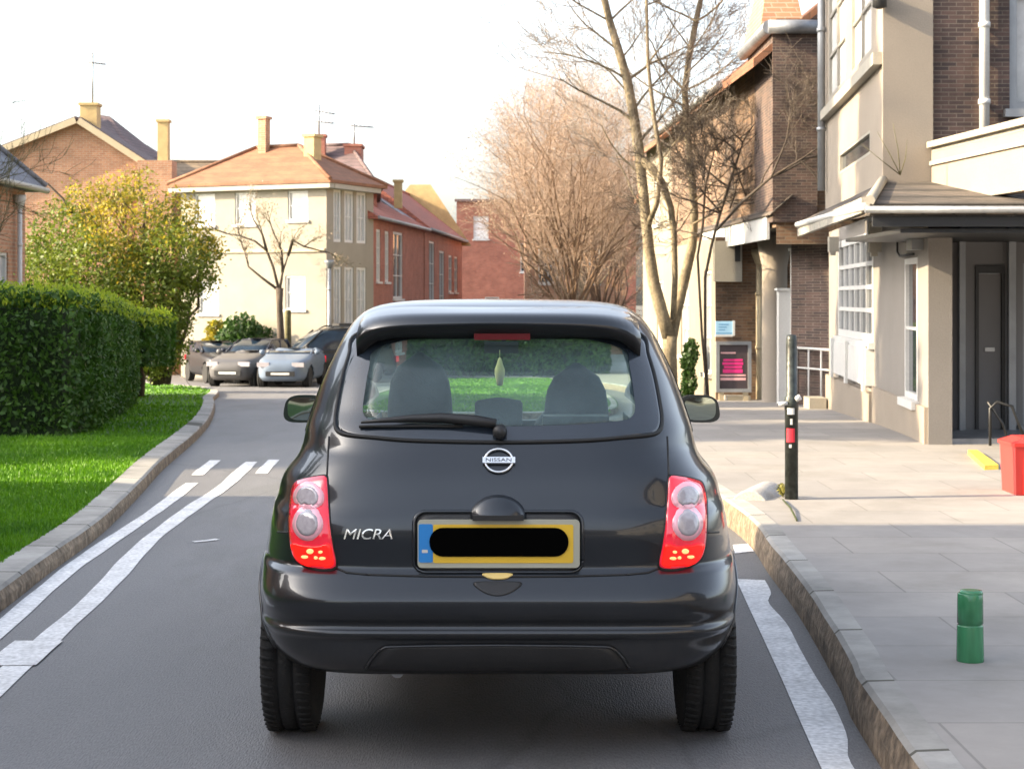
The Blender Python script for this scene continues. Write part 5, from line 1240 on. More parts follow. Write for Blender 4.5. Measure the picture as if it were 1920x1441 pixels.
# interior
def cushion(cx_, y, z0, z1, w0, w1, th, tilt, name, mat=M_seat, head=None):
    mb = MB(); nz_, na = 14, 24; vs = []
    for j in range(nz_ + 1):
        f = j / nz_; z = z0 + (z1 - z0) * f
        w = (w0 + (w1 - w0) * f) if head is None else np.interp(f, head[0], head[1]); w = w * math.sqrt(max(.02, 1 - max(0, (f - .86) / .14) ** 2.2))
        yy = y - tilt * f; t_ = th * (1 - .4 * f) * math.sqrt(max(.05, 1 - max(0, (f - .9) / .1) ** 2))
        for k in range(na):
            a = 2 * math.pi * k / na; ex = .6
            vs.append((cx_ + math.copysign(abs(math.cos(a)) ** ex, math.cos(a)) * w / 2, yy + math.copysign(abs(math.sin(a)) ** ex, math.sin(a)) * t_ / 2, z))
    mb.add(vs, [(j * na + k, j * na + (k + 1) % na, (j + 1) * na + (k + 1) % na, (j + 1) * na + k) for j in range(nz_) for k in range(na)], True)
    mb.f.append([nz_ * na + k for k in range(na)]); mb.mi.append(0); mb.sm.append(True); return mb.build(name, mat, CAR)
hp = ([0, .35, .55, .62, .75, .9, 1], [.36, .36, .30, .27, .265, .23, .15])
sx = carpt(787, 0, .95).x; zt = carpt(0, 660, .95).z; cushion(sx, CL.y + 1.05, .45, zt, 0, 0, .16, .10, 'front_seat', head=hp)
sx = carpt(1081, 0, .95).x; zt = carpt(0, 680, .95).z; cushion(sx, CL.y + 1.05, .45, zt, 0, 0, .16, .10, 'front_seat', head=hp)
sx = carpt(935, 0, .2).x; cushion(sx, CL.y + .22, 1.00, carpt(0, 745, .2).z, .17, .175, .08, .02, 'rear_headrest')
mb = MB(); mb.box(CL.x - .56, CL.y + .16, .45, CL.x + .56, CL.y + .30, carpt(0, 800, .2).z); mb.build('rear_bench', M_seat, CAR)
mb = MB(); mb.box(CL.x - .58, CL.y - .33, .975, CL.x + .58, CL.y + .17, .99); mb.build('parcel_shelf', M_int, CAR)
mb = MB(); mb.box(CL.x - .60, CL.y + 1.65, .5, CL.x + .60, CL.y + 1.85, .90); db = mb.build('dashboard', M_int, CAR)
mb = MB()
c0 = Vector((CL.x + .31, CL.y + 1.50, .88)); mb.tube([c0 + Vector((.17 * math.cos(a), -.06 * math.sin(a), .16 * math.sin(a))) for a in np.linspace(0, 2 * math.pi, 25)[:-1]], .014, 8, closed=True); mb.build('steering_wheel', M_int, CAR)
mb = MB(); mb.box(CL.x - .57, CL.y - .30, .40, CL.x - .565, CL.y + 2.0, .97); mb.box(CL.x + .565, CL.y - .30, .40, CL.x + .57, CL.y + 2.0, .97); mb.box(CL.x - .56, CL.y - .3, .36, CL.x + .56, CL.y + 2.0, .37); mb.build('cabin_lining', M_int, CAR)
a, b = carpt(908, 640, 1.35), carpt(972, 662, 1.35); mb = MB(); mb.box(a.x, a.y, b.z, b.x, a.y + .02, a.z); mb.tube([(CL.x + .01, a.y + .02, a.z - .01), (CL.x + .01, a.y + .05, a.z + .06)], .01, 6); im = mb.build('interior_mirror', M_int, CAR)
c = carpt(937, 696, 1.33); k_ = c.y / F
t = thing('air_freshener', 'pale yellow air freshener hanging inside the car window', 'air freshener', c)
mb = MB(); mb.lathe([(.0, -27 * k_), (5.5 * k_, -26 * k_), (7 * k_, -16 * k_), (9.5 * k_, -6 * k_), (9.5 * k_, 4 * k_), (6 * k_, 13 * k_), (3 * k_, 24 * k_), (0, 27 * k_)], 14, c=c); mb.build('body', M_fresh, t)
MB().tube([c + Vector((0, 0, 26 * k_)), c + Vector((0, 0, 40 * k_))], .002, 4).build('string', M_fresh, t)
t = thing('tin', 'dark patterned flat tin lying on the parcel shelf behind the right seat', 'tin', carpt(1080, 800, -.1))
a, b = carpt(1018, 780, -.02), carpt(1142, 806, -.02); mb = MB(); mb.box(a.x, a.y, .992, b.x, a.y + .10, a.z); tb = mb.build('box', plain('tin_dark', (.05, .045, .05), .4, var=.4, vs=30), t)
mb = MB(); c = (Vector(a) + Vector(b)) / 2
for k in range(5): x_ = a.x + .02 + k * .038; mb.box(x_, a.y - .003, .996 + (k % 2) * .004, x_ + .028, a.y - .0005, 1.004 + (k % 2) * .004)
mb.lathe([(.0, -.003), (.034, -.003), (.036, -.0005)], 20, axis='y', c=(c.x, a.y, 1.022)) if False else mb.box(c.x - .05, a.y - .003, 1.014, c.x + .05, a.y - .0005, 1.03); mb.build('pattern', plain('tin_pale', (.5, .42, .42), .5, var=.3, vs=40), t)

# --- parked cars (about 55 m away): body, cabin glass, roof, pillars, lamps, wheels
def parked(name, label, col, loc, rot, kind, L=4.0, Wd=1.68, Ht=1.42, extra=None):
    t = thing(name, label, 'car', (0, 0, 0), 'cars parked on the far side of the bend'); hw = Wd / 2; m = paint('paint_' + kind + str(int(loc[0] * 10)), mul(col, .5), rough=.5, coat=.25); pn = m.node_tree.nodes['Principled BSDF']; pn.inputs['Metallic'].default_value = .1; pn.inputs['Specular IOR Level'].default_value = .3
    r = .31; zb = .95 if kind != 'suv' else 1.05
    rw = [(.22, hw * .86, -L / 2 + .12, L / 2 - .12, 5), (.32, hw * .97, -L / 2 + .02, L / 2 - .02, 5), (.55, hw, -L / 2, L / 2, 5), (.70, hw, -L / 2 + .02, L / 2 - .04, 5), (.80, hw * .985, -L / 2 + .05, L / 2 - .18, 5), (.86, hw * .96, -L / 2 + .08, L / 2 - .5, 5), (zb, hw * .92, -L / 2 + (.55 if kind == 'saloon' else .14), L / 2 - 1.05, 5)]
    zz = np.linspace(.22, zb, 22); G = shell(rw, zz, 36, rearw=1.2); nr_, nc = G.shape[:2]; V_ = G.reshape(-1, 3)
    fa = [f for f in grid_faces(nr_, nc) if not (abs(V_[f[0]][0]) > hw * .6 and min(math.hypot(V_[f[0]][1] - yy, V_[f[0]][2] - r) for yy in (-L * .30, L * .31)) < r + .03)]
    mb = MB(); mb.add(V_, fa, True); mb.f += [list(range(nc))[::-1], [(nr_ - 1) * nc + k for k in range(nc)]]; mb.mi += [0, 0]; mb.sm += [False, False]; mb.build('body', m, t)
    ry0, ry1 = -L / 2 + (.60 if kind == 'saloon' else .18), L / 2 - 1.08; ty0, ty1 = -L / 2 + (1.15 if kind == 'saloon' else (.55 if kind != 'suv' else .30)), L / 2 - 1.85
    cab = [(zb - .02, hw * .90, ry0, ry1, 5), (zb + (Ht - zb) * .5, hw * .84, (ry0 + ty0) / 2 - .03, (ry1 + ty1) / 2 + .06, 5), (Ht - .07, hw * .76, ty0, ty1, 5)]
    zz = np.linspace(zb - .02, Ht - .07, 10); G = shell(cab, zz, 36, rearw=1.2); nr_, nc = G.shape[:2]
    mb = MB(); mb.add(G.reshape(-1, 3), grid_faces(nr_, nc), True); mb.build('cabin_glass', M_cab, t)
    top = [(Ht - .09, hw * .775, ty0 - .03, ty1 + .03, 4.5), (Ht - .03, hw * .73, ty0 + .05, ty1 - .10, 4), (Ht - .008, hw * .55, ty0 + .25, ty1 - .35, 3), (Ht, hw * .1, -.3, .1, 3)]
    zz = np.array([Ht - .09, Ht - .06, Ht - .03, Ht - .015, Ht - .005, Ht]); G = shell(top, zz, 36, rearw=1.2); nr_, nc = G.shape[:2]
    mb = MB(); mb.add(G.reshape(-1, 3), grid_faces(nr_, nc), True); mb.build('roof', m, t)
    for s in (-1, 1):
        for pa, pb, pr in (((s * hw * .86, ry1 - .12, zb), (s * hw * .725, ty1 - .03, Ht - .06), .032), ((s * hw * .86, ry0 + .12, zb), (s * hw * .72, ty0 + .05, Ht - .06), .06), ((s * hw * .915, (ry0 + ry1) / 2, zb - .02), (s * hw * .775, (ty0 + ty1) / 2, Ht - .07), .03)): MB().tube([pa, pb], pr, 6).build('pillar', m, t)
        mb = MB(); mb.box(s * hw * .66 - .17, L / 2 - .115, .62, s * hw * .66 + .17, L / 2 - .03 , .745); mb.build('headlamp', M_lclear, t)
        mb = MB(); mb.box(s * hw * .72 - .12, -L / 2 + .02, .64, s * hw * .72 + .12, -L / 2 + .10, .82); mb.build('tail_lamp', M_lred, t)
        mb = MB(); mb.lathe([(0, -.09), (.06, -.07), (.075, 0), (.06, .06), (0, .07)], 10, axis='x', c=(s * (hw + .05), ry1 - .25, zb + .05)); mb.build('door_mirror', m, t)
        for yy in (-L * .30, L * .31): wheel(t, s * (hw - .11), yy, s, rad=r, wid=.2, tread=False)
    mb = MB(); mb.box(-hw * .55, L / 2 - .06, .36, hw * .55, L / 2 + .006, .50); mb.build('grille', M_plast, t)
    mb = MB(); mb.box(-.26, L / 2 + .007, .40, .26, L / 2 + .015, .46); mb.build('number_plate', M_white, t)
    if extra: extra(t, m, hw, L, Ht, ty0, ty1)
    t.location = loc; t.rotation_euler = (0, 0, R(rot)); return t
M_cab = plain('cabin_glass', (.012, .022, .036), .08, var=.3, vs=3, spec=.35)
def rack(t, m, hw, L, Ht, a, b):
    for s in (-1, 1): MB().tube([(s * hw * .68, a + .15, Ht - .02), (s * hw * .68, a + .3, Ht + .06), (s * hw * .68, b - .4, Ht + .06), (s * hw * .68, b - .2, Ht - .02)], .025, 6).build('roof_rail', M_black, t)
    mb = MB(); mb.box(-hw * .5, a + .5, Ht + .05, hw * .5, b - .6, Ht + .15); mb.build('roof_box', M_plast, t)
zc_ = lambda y: gzf(y)
def pk(px, d): return ((px - PX) * d / F, d, zc_(d))
parked('parked_car', 'small black hatchback at the left end of the parked row', (.006, .008, .014), pk(410, 53.6), 205, 'hatch', L=3.5, Wd=1.5, Ht=1.28)
parked('parked_car', 'dark blue hatchback half hidden behind the silver car', (.010, .018, .045), pk(476, 53.2), 165, 'hatch', L=3.6, Wd=1.55, Ht=1.36)
parked('parked_car', 'low silver hatchback left of the pale blue saloon', (.16, .155, .16), pk(464, 50.2), 168, 'hatch', L=3.2, Wd=1.45, Ht=1.02)
parked('parked_car', 'low pale blue saloon facing the camera in front of the black estate', (.22, .29, .40), pk(549, 49.5), 176, 'saloon', L=3.6, Wd=1.5, Ht=1.10)
parked('parked_car', 'tall black estate car with roof rails behind the pale blue saloon', (.010, .012, .016), pk(612, 53.0), 110, 'suv', L=4.3, Wd=1.7, Ht=1.68, extra=rack)
# ------------------------------------------------------------------ hedges, bushes and trees
M_hedge = foliage('hedge_leaf', (.022, .062, .006), (.070, .165, .014), .32, 1.6)
M_hedge_lit = foliage('hedge_leaf_lit', (.14, .27, .015), (.48, .54, .04), .5, 1.5)
M_hcore = plain('hedge_core', (.012, .028, .006), .95, var=.3)
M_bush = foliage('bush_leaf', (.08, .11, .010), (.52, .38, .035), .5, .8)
M_bushg = foliage('bush_leaf_green', (.045, .085, .008), (.20, .24, .022), .45, .9)
M_shrub = foliage('shrub_leaf', (.016, .045, .008), (.05, .11, .016), .3, 1.5)
M_bark = plain('bark_dark', (.065, .048, .034), .9, var=.4, vs=6, bump=.6, bs=40, fine=.3)
M_birch = plain('bark_pale', (.20, .16, .10), .85, var=.5, vs=7, bump=.5, bs=40, fine=.3, scale=(1, 1, .5))
M_bark2 = plain('bark_mossy', (.11, .10, .045), .9, var=.45, vs=5, bump=.6, bs=45, fine=.35)
M_twig = plain('twig_orange', (.29, .205, .145), .85, var=.35, vs=2)
M_twigg = plain('twig_grey', (.22, .185, .15), .85, var=.3, vs=2)
def wob(P, amp, f):
    return amp * (np.sin(P[:, 0] * f + 1.3 * P[:, 2] * f) + np.sin(P[:, 1] * f * 1.3 + 2 + P[:, 2] * f * .7) + .6 * np.sin(P[:, 0] * f * 2.7 + P[:, 1] * f * 2.1)) / 2.6
def hedge(label, paths, wid, ztop, n, size, zb=None, name='hedge', round_end=False, mat=M_hedge):
    "clipped hedge along straight runs (pairs of xy points), ztop(y)"
    c = np.mean([p for r_ in paths for p in r_], 0); t = thing(name, label, 'hedge', (c[0], c[1], gzf(c[1]) + KH_L)); out = []; mb = MB(); tot = sum(np.linalg.norm(np.subtract(b, a)) + wid for a, b in paths)
    for a, b in paths:
        a = np.array(a, float); b = np.array(b, float); L = np.linalg.norm(b - a); u = (b - a) / L; v = np.array([u[1], -u[0]]); hh = 1.6
        m = int(n * (L + wid) / tot); area = np.array([L * hh, L * hh, L * wid, wid * hh, wid * hh]); face = nr.choice(5, m, p=area / area.sum()); q = nr.uniform(0, 1, m); w = nr.uniform(-.5, .5, m); f = nr.uniform(0, 1, m)
        s_ = np.where(face == 3, 0, np.where(face == 4, 1, q)) * L; lat = np.where(face == 0, .5, np.where(face == 1, -.5, w)) * wid; f = np.where(face == 2, 1.0, f)
        du = np.where(face == 3, -1, np.where(face == 4, 1, 0)); dv = np.where(face == 0, 1, np.where(face == 1, -1, 0)); dz = (face == 2) * 1.0
        X = a + u * s_[:, None] + v * lat[:, None]; hb = (gz(X[:, 1]) + KH_L if zb is None else zb(X[:, 1])); ht = ztop(X[:, 1]); z = hb + (ht - hb) * f
        A = np.concatenate([X, z[:, None]], 1)
        if round_end: A[:, :2] += u * (du * .25 * (1 - (2 * w) ** 2))[:, None]
        k = wob(A, .05, 3.1) + nr.normal(0, .022, m) - .02 - .10 * np.clip((f - .8) / .2, 0, 1) ** 2 * (dz == 0) - .12 * (f < .12) * nr.uniform(0, 1, m) * (dz == 0)
        A[:, :2] += (u * du[:, None] + v * dv[:, None]) * k[:, None]; A[:, 2] += dz * (k + np.abs(nr.normal(0, .03, m)))
        out.append(A); e = .13; K = max(2, int(L / .6))
        for i in range(K):
            s0, s1 = max(e, L * i / K), min(L - e, L * (i + 1) / K); p, q_ = a + u * s0, a + u * s1; h = wid / 2 - e
            zb0, zb1 = [(gzf(y) + KH_L if zb is None else float(zb(y))) for y in (p[1], q_[1])]; z0, z1 = float(ztop(p[1])) - .12, float(ztop(q_[1])) - .12
            V_ = [(*(p - v * h), zb0), (*(p + v * h), zb0), (*(p + v * h), z0), (*(p - v * h), z0), (*(q_ - v * h), zb1), (*(q_ + v * h), zb1), (*(q_ + v * h), z1), (*(q_ - v * h), z1)]
            mb.add(V_, [(0, 1, 2, 3), (7, 6, 5, 4), (0, 4, 5, 1), (1, 5, 6, 2), (2, 6, 7, 3), (3, 7, 4, 0)])
    mb.build('branches', M_hcore, t); A = np.concatenate(out); quads_mesh('foliage', leaves(A, size, 2.0, .5), mat, t)
    zt_ = ztop(A[:, 1]); T_ = A[A[:, 2] > zt_ - .16]                       # paler leaves along the clipped top, sunlight put into their colour
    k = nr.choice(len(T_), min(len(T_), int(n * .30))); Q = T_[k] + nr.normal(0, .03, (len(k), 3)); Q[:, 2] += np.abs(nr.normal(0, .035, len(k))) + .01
    quads_mesh('sunlit_top_leaves', leaves(Q, size * .7, 2.4, 1.2), M_hedge_lit, t); return t
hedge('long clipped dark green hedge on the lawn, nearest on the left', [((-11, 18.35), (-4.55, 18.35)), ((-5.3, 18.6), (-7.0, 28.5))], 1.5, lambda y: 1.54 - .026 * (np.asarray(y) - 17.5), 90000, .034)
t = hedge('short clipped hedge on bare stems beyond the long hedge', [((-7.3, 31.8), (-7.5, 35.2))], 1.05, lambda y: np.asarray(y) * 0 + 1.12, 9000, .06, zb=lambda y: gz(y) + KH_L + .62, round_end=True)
mb = MB()
for k in range(5):
    a = Vector((-7.35 + rng.uniform(-.22, .22), 32.1 + .7 * k * .5, gzf(33) + .04)); mb.tube([a, a + Vector((rng.uniform(-.05, .05), 0, .4)), a + Vector((rng.uniform(-.15, .15), .1, .95))], [.075, .06, .05], 7)
mb.build('stem', M_bark, t)
def cloud(blobs, n):
    "points near the surface of overlapping ellipsoid blobs (cx,cy,cz,rx,ry,rz)"
    B = np.array(blobs, float); w = B[:, 3] * B[:, 5]; k = nr.choice(len(B), n, p=w / w.sum()); d = nr.normal(size=(n, 3)); d /= np.linalg.norm(d, axis=1)[:, None]
    r = nr.uniform(0, 1, n) ** .33; r = np.where(r < .45, r + .4, r) + nr.normal(0, .06, n)
    return B[k, :3] + d * B[k, 3:6] * r[:, None]
def limb(a, b, r0, r1, wig=.06, n=6):
    a, b = Vector(a), Vector(b); L = (b - a).length; pts = []
    for i in range(n + 1): f = i / n; pts.append(a.lerp(b, f) + Vector((rng.uniform(-1, 1), rng.uniform(-1, 1), rng.uniform(-.5, .5))) * wig * L * math.sin(math.pi * f) + Vector((0, 0, .10 * L * math.sin(math.pi * f))))
    return pts, [r0 + (r1 - r0) * i / n for i in range(n + 1)]
# big loose shrub-tree, yellow green at the top
d = 42.0; base = Vector((at(300, 0, d).x, d, gzf(d) + KH_L))
t = thing('tree', 'big loose yellow-green tree between the hedge and the houses', 'tree', base); mb = MB(); blobs = []
for px, py, r_, dd in ((120, 430, 62, 0), (90, 520, 62, -.6), (160, 380, 48, .5), (215, 360, 44, .6), (260, 350, 40, .3), (240, 430, 80, 0), (330, 400, 50, .6), (370, 450, 38, .4), (320, 480, 72, -.5), (180, 500, 85, -.8), (270, 560, 95, -.6), (372, 520, 40, 0), (305, 600, 52, -.5), (110, 590, 60, -.4), (285, 660, 48, -.4), (395, 470, 26, .5), (280, 640, 75, -.2), (70, 470, 34, 0), (205, 590, 70, -.4)):
    c = at(px, py, d + dd); rw = r_ * d / F; blobs.append((c.x, c.y, c.z, rw, rw * 1.1, rw * .9))
    pts, rs = limb(base + Vector((rng.uniform(-.2, .2), 0, .1)), c, .075, .012); mb.tube(pts, rs, 6)
    for _ in range(4):
        e = c + Vector((rng.gauss(0, 1), rng.gauss(0, 1), rng.gauss(.3, .7))) * rw * .9; pts, rs = limb(c.lerp(base, .25), e, .02, .004); mb.tube(pts, rs, 4)
c0 = at(135, 400, d); c1 = at(20, 335, d); mb.tube([c0, at(118, 372, d), at(90, 345, d), at(55, 322, d), at(15, 310, d)], [.035, .03, .025, .018, .008], 5)
mb.build('trunk', M_bark, t)
P = cloud(blobs, 52000)
fade = np.clip((P[:, 2] - at(0, 560, d).z) / (at(0, 330, d).z - at(0, 560, d).z), 0, 1)
P = P[nr.uniform(0, 1, len(P)) > fade * .72]; P += nr.normal(0, .07, P.shape) * (1 + fade[:1])
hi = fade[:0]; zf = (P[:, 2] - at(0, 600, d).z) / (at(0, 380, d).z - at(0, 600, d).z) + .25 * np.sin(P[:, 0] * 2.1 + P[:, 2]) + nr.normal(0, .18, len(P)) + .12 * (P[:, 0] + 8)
quads_mesh('foliage', leaves(P[zf < .62], .052, 1.9, .1), M_bushg, t); quads_mesh('yellow_sunlit_leaves', leaves(P[zf >= .62], .050, 1.9, .1), M_bush, t)  # upper leaves yellower: their own tint plus sunlight put into the colour
# round shrubs by the cream house
for lab, blobs, n in (('dark green round shrub in front of the cream house', [(455, 620, 36), (490, 630, 24), (430, 635, 26), (465, 650, 36)], 2600), ('small light green shrub beside the big loose tree', [(405, 620, 22), (400, 645, 20)], 900)):
    d = 55.5 if 'dark' in lab else 55.9; c = at(blobs[0][0], 0, d); t = thing('shrub', lab, 'shrub', (c.x, d, gzf(d)))
    bl = [(at(x, y, d).x, d + rng.uniform(-.2, .2), at(x, y, d).z, r_ * d / F, r_ * d / F, r_ * d / F * .95) for x, y, r_ in blobs]
    quads_mesh('foliage', leaves(cloud(bl, n), .09, 1.7), M_shrub if 'dark' in lab else M_bush, t)
    MB().tube([(c.x, d, gzf(d) - .05), (c.x, d, bl[0][2])], .05, 6).build('stem', M_bark, t)
# distant hedge and trees straight ahead, seen through the car
bl = []
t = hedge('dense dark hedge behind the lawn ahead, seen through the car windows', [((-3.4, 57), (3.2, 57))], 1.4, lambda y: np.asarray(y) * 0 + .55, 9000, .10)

class Seg: pass
KEEP = lambda p: True
def bare(mbT, mbW, p, d, L, r, lev, maxlev, spread=.6, up=.25, split=(4, 6), decay=.62, tropism=.0, seg_t=6):
    "recursive bare branch; thick levels to mbT, twigs to mbW"
    n = 5 if lev < 2 else 3; pts = [Vector(p)]; rs = [r]; q = Vector(p); dd = Vector(d).normalized()
    for i in range(n):
        dd = (dd + Vector((rng.gauss(0, 1), rng.gauss(0, 1), rng.gauss(0, 1))) * .13 + Vector((0, 0, up * .25))).normalized(); q = q + dd * (L / n)
        if not KEEP(q): break
        pts.append(q.copy()); rs.append(max(.003, r * (1 - .62 * (i + 1) / n)))
    n = len(pts) - 1
    if n < 1: return
    (mbT if lev < 2 else mbW).tube(pts, rs, 7 if lev == 0 else (5 if lev == 1 else 3), cap=False)
    if lev >= maxlev: return
    k = rng.randint(*split)
    for j in range(k):
        f = rng.uniform(.3, 1) if j < k - 1 else 1.0; i = min(n - 1, int(f * n)); s = pts[i].lerp(pts[i + 1], min(1, f * n - i)); base = (pts[i + 1] - pts[i]).normalized()
        a = base.orthogonal().normalized(); a.rotate(Matrix.Rotation(rng.uniform(0, 6.283), 3, base)); nd = (base + a * rng.uniform(.6, 1.4) * spread + Vector((0, 0, up))).normalized()
        bare(mbT, mbW, s, nd, L * decay * rng.uniform(.75, 1.2), max(.004, rs[i] * .62), lev + 1, maxlev, spread, up, split, decay)
M_bud = foliage('bud_orange', (.26, .17, .115), (.42, .31, .22), .3, .5); M_budg = foliage('bud_grey', (.22, .17, .12), (.34, .27, .19), .3, .5); M_limb = plain('bark_limb', (.14, .085, .05), .9, var=.3, vs=4)
# orange bare trees
def orange_tree(label, px, d, ztop_px, half_px, r0, seed, trunk_px=None, lvl=4, mat=M_twig):
    rng.seed(seed); b = Vector((at(px, 0, d).x, d, gzf(d) - .05)); zt = at(0, ztop_px, d).z; hw = half_px * d / F
    t = thing('bare_tree', label, 'tree', b, 'bare street trees'); mT, mW = MB(), MB(); hgt = zt - b.z; th = hgt * .20
    mT.tube([b, b + Vector((.05, 0, th * .5)), b + Vector((.03, 0, th))], [r0 * 1.15, r0, r0 * .95], 9)
    global KEEP
    zc, yr_ = b.z + hgt * .56, hgt * .47
    KEEP = lambda p: ((p.x - b.x) / (hw * (2.7 if p.z > b.z + hgt * .42 else 1.35))) ** 2 + ((p.z - zc) / yr_) ** 2 < rng.choice((.55, .8, 1.0, 1.2))
    k = 20
    for i in range(k):
        a = 6.283 * i / k + rng.uniform(-.3, .3); ring = (.2, .6, 1.0, 1.25, 1.4)[i % 5]; L = hgt * (.50 - .05 * ring)
        dr = Vector((math.cos(a) * hw * ring, math.sin(a) * hw * ring * .9, hgt * (.62 - .34 * ring)))
        bare(mT, mW, b + Vector((0, 0, th * rng.uniform(.75, 1))), dr, L, r0 * .33, 0, lvl - 1, .88, .06, (6, 8), .58)
    mT.build('trunk', M_limb if mat is M_twig else M_birch, t); mW.build('twigs', mat, t); KEEP = lambda p: True
    V_ = np.array(mW.v); q = V_[nr.integers(0, len(V_), 11000)] + nr.normal(0, .10, (11000, 3)); quads_mesh('buds', leaves(q, .030, 2.6), M_bud if mat is M_twig else M_budg, t); return t
orange_tree('wide bare tree with dense orange twigs behind the car roof', 1072, 60, 95, 92, .15, 5)
orange_tree('second bare orange-twigged tree just left of the forked pale tree', 1128, 68, 150, 90, .13, 9)
orange_tree('tall thin bare grey tree rising behind the orange trees', 1092, 74, 75, 75, .12, 21, mat=M_twigg)
# forked pale tree
rng.seed(33); d = 28.5; T = lambda px, py, dd=0: at(px, py, d + dd)
t = thing('bare_tree', 'tall forked tree with pale bare stems on the right pavement beside the car', 'tree', (T(1253, 0).x, d, gzf(d) + KH_R), 'bare street trees'); mT, mW = MB(), MB()
g0 = Vector((T(1256, 0).x, d, gzf(d) + KH_R - .05))
def poly(pts, rs, mat_mb, seg=9): 
    mat_mb.tube(pts, rs, seg)
k = .8 * d / F
poly([g0, T(1255, 720), T(1255, 660), T(1256, 630)], [24 * k, 20 * k, 18 * k, 17 * k], mT)
A_ = [T(1256, 640), T(1242, 590), T(1226, 530), T(1217, 470), T(1210, 400), T(1203, 330), T(1196, 270), T(1187, 210), T(1176, 150), T(1160, 95), T(1143, 40), T(1126, -30), T(1112, -100)]
poly(A_, [16 * k, 15 * k, 14 * k, 13 * k, 12.5 * k, 12 * k, 13 * k, 12 * k, 11 * k, 10 * k, 9 * k, 8 * k, 7 * k], mT)
B_ = [T(1257, 640), T(1268, 585, .3), T(1284, 520, .4), T(1298, 460, .4), T(1302, 400, .4), T(1296, 320, .4), T(1288, 240, .3), T(1284, 170, .3), T(1293, 100, .3), T(1305, 40, .3), T(1318, -20, .3), T(1330, -100, .3)]
mB = MB(); poly(B_, [15 * k, 14 * k, 12.5 * k, 11.5 * k, 10 * k, 9 * k, 8.5 * k, 8 * k, 7.5 * k, 7 * k, 6 * k, 5 * k], mT)
C2 = [T(1203, 300), T(1225, 318, -.2), T(1243, 345, -.2), T(1258, 390, -.2), T(1264, 440, -.1), T(1266, 520, 0), T(1262, 600, 0)]
poly(C2, [11 * k, 10.5 * k, 9.5 * k, 8 * k, 7.5 * k, 7 * k, 7 * k], mT, 7)
poly([T(1212, 430), T(1232, 380, -.3), T(1240, 300, -.3), T(1226, 220, -.2), T(1215, 120, -.2), T(1212, 0, -.2), T(1210, -90)], [7 * k, 6 * k, 5.5 * k, 5 * k, 4 * k, 3.5 * k, 3 * k], mT, 6)
for p, dr, L, r_ in ((T(1190, 230), (-1, .1, .9), 1.5, .03), (T(1176, 150), (1, .2, 1), 1.4, .03), (T(1196, 270), (.9, -.2, 1.2), 1.4, .03), (T(1160, 95), (-1, 0, .6), 1.2, .022), (T(1284, 170), (-.9, .2, 1), 1.2, .025), (T(1288, 240), (1, .1, .9), 1.1, .025), (T(1293, 100), (1, 0, 1), .9, .02), (T(1300, 420), (.9, -.3, .7), .9, .022), (T(1262, 450), (.5, .2, 1), .9, .02), (T(1203, 330), (-1, .2, .8), 1.1, .022), (T(1143, 40), (1, .1, 1), 1.2, .022), (T(1284, 200), (-.8, .2, .5), 1.3, .02), (T(1215, 120), (.8, 0, .9), 1.0, .02), (T(1176, 150), (-1, -.2, .5), 1.5, .022), (T(1187, 210), (.8, .3, 1.1), 1.5, .024), (T(1143, 40), (-.9, 0, .5), 1.4, .02), (T(1126, -20), (.9, 0, .3), 1.2, .02), (T(1305, 40), (-.9, .2, .6), 1.3, .02), (T(1305, 40), (.9, -.2, .4), 1.1, .02), (T(1284, 170), (.9, .2, .6), 1.3, .02), (T(1212, 0), (-.7, .1, .5), 1.0, .016), (T(1212, 10), (.9, .1, .4), 1.2, .016), (T(1226, 220), (.7, 0, 1), 1.1, .018), (T(1298, 380), (1, 0, .9), 1.2, .02), (T(1296, 320), (-.7, .2, 1), 1.2, .02), (T(1210, 400), (-.9, .1, .8), 1.1, .018), (T(1288, 240), (-.8, .1, .9), 1.2, .018), (T(1284, 140), (.9, .1, .8), 1.2, .018), (T(1293, 90), (-.8, .1, .9), 1.1, .016), (T(1165, 110), (.7, .1, .9), 1.2, .018), (T(1182, 180), (-.9, .1, .9), 1.3, .018), (T(1240, 300, -.3), (.7, -.1, .9), 1.1, .016), (T(1264, 440), (.9, -.1, .9), .9, .014)):
    bare(mT, mW, p, dr, L, r_, 1, 4, .75, .12, (4, 6), .62)
mT.build('trunk', M_birch, t); mW.build('twigs', M_twigg, t)
# bare shrub tree in front of the brick chimney house
rng.seed(8); d = 27.0; T = lambda px, py, dd=0: at(px, py, d + dd); b = Vector((at(1328, 0, d).x, d, KH_R + gzf(d) - .03))
t = thing('bare_tree', 'crooked bare tree spreading in front of the brick chimney house', 'tree', b, 'bare street trees'); mT, mW = MB(), MB()
mT.tube([b, b + Vector((-.04, .1, .9)), T(1322, 520), T(1334, 460), T(1350, 400), T(1372, 330), T(1392, 270)], [.026, .025, .024, .024, .024, .022, .014], 7); mT.tube([b, b + Vector((-.1, 0, 1.1)), T(1308, 480), T(1318, 420), T(1322, 350), T(1340, 280)], [.022, .02, .02, .02, .018, .01], 6); mT.tube([T(1345, 430), T(1390, 380, -1.2), T(1425, 350, -2.4), T(1446, 332, -3), T(1500, 300, -3.1), T(1560, 285, -3.1)], [.026, .026, .022, .02, .014, .008], 6)
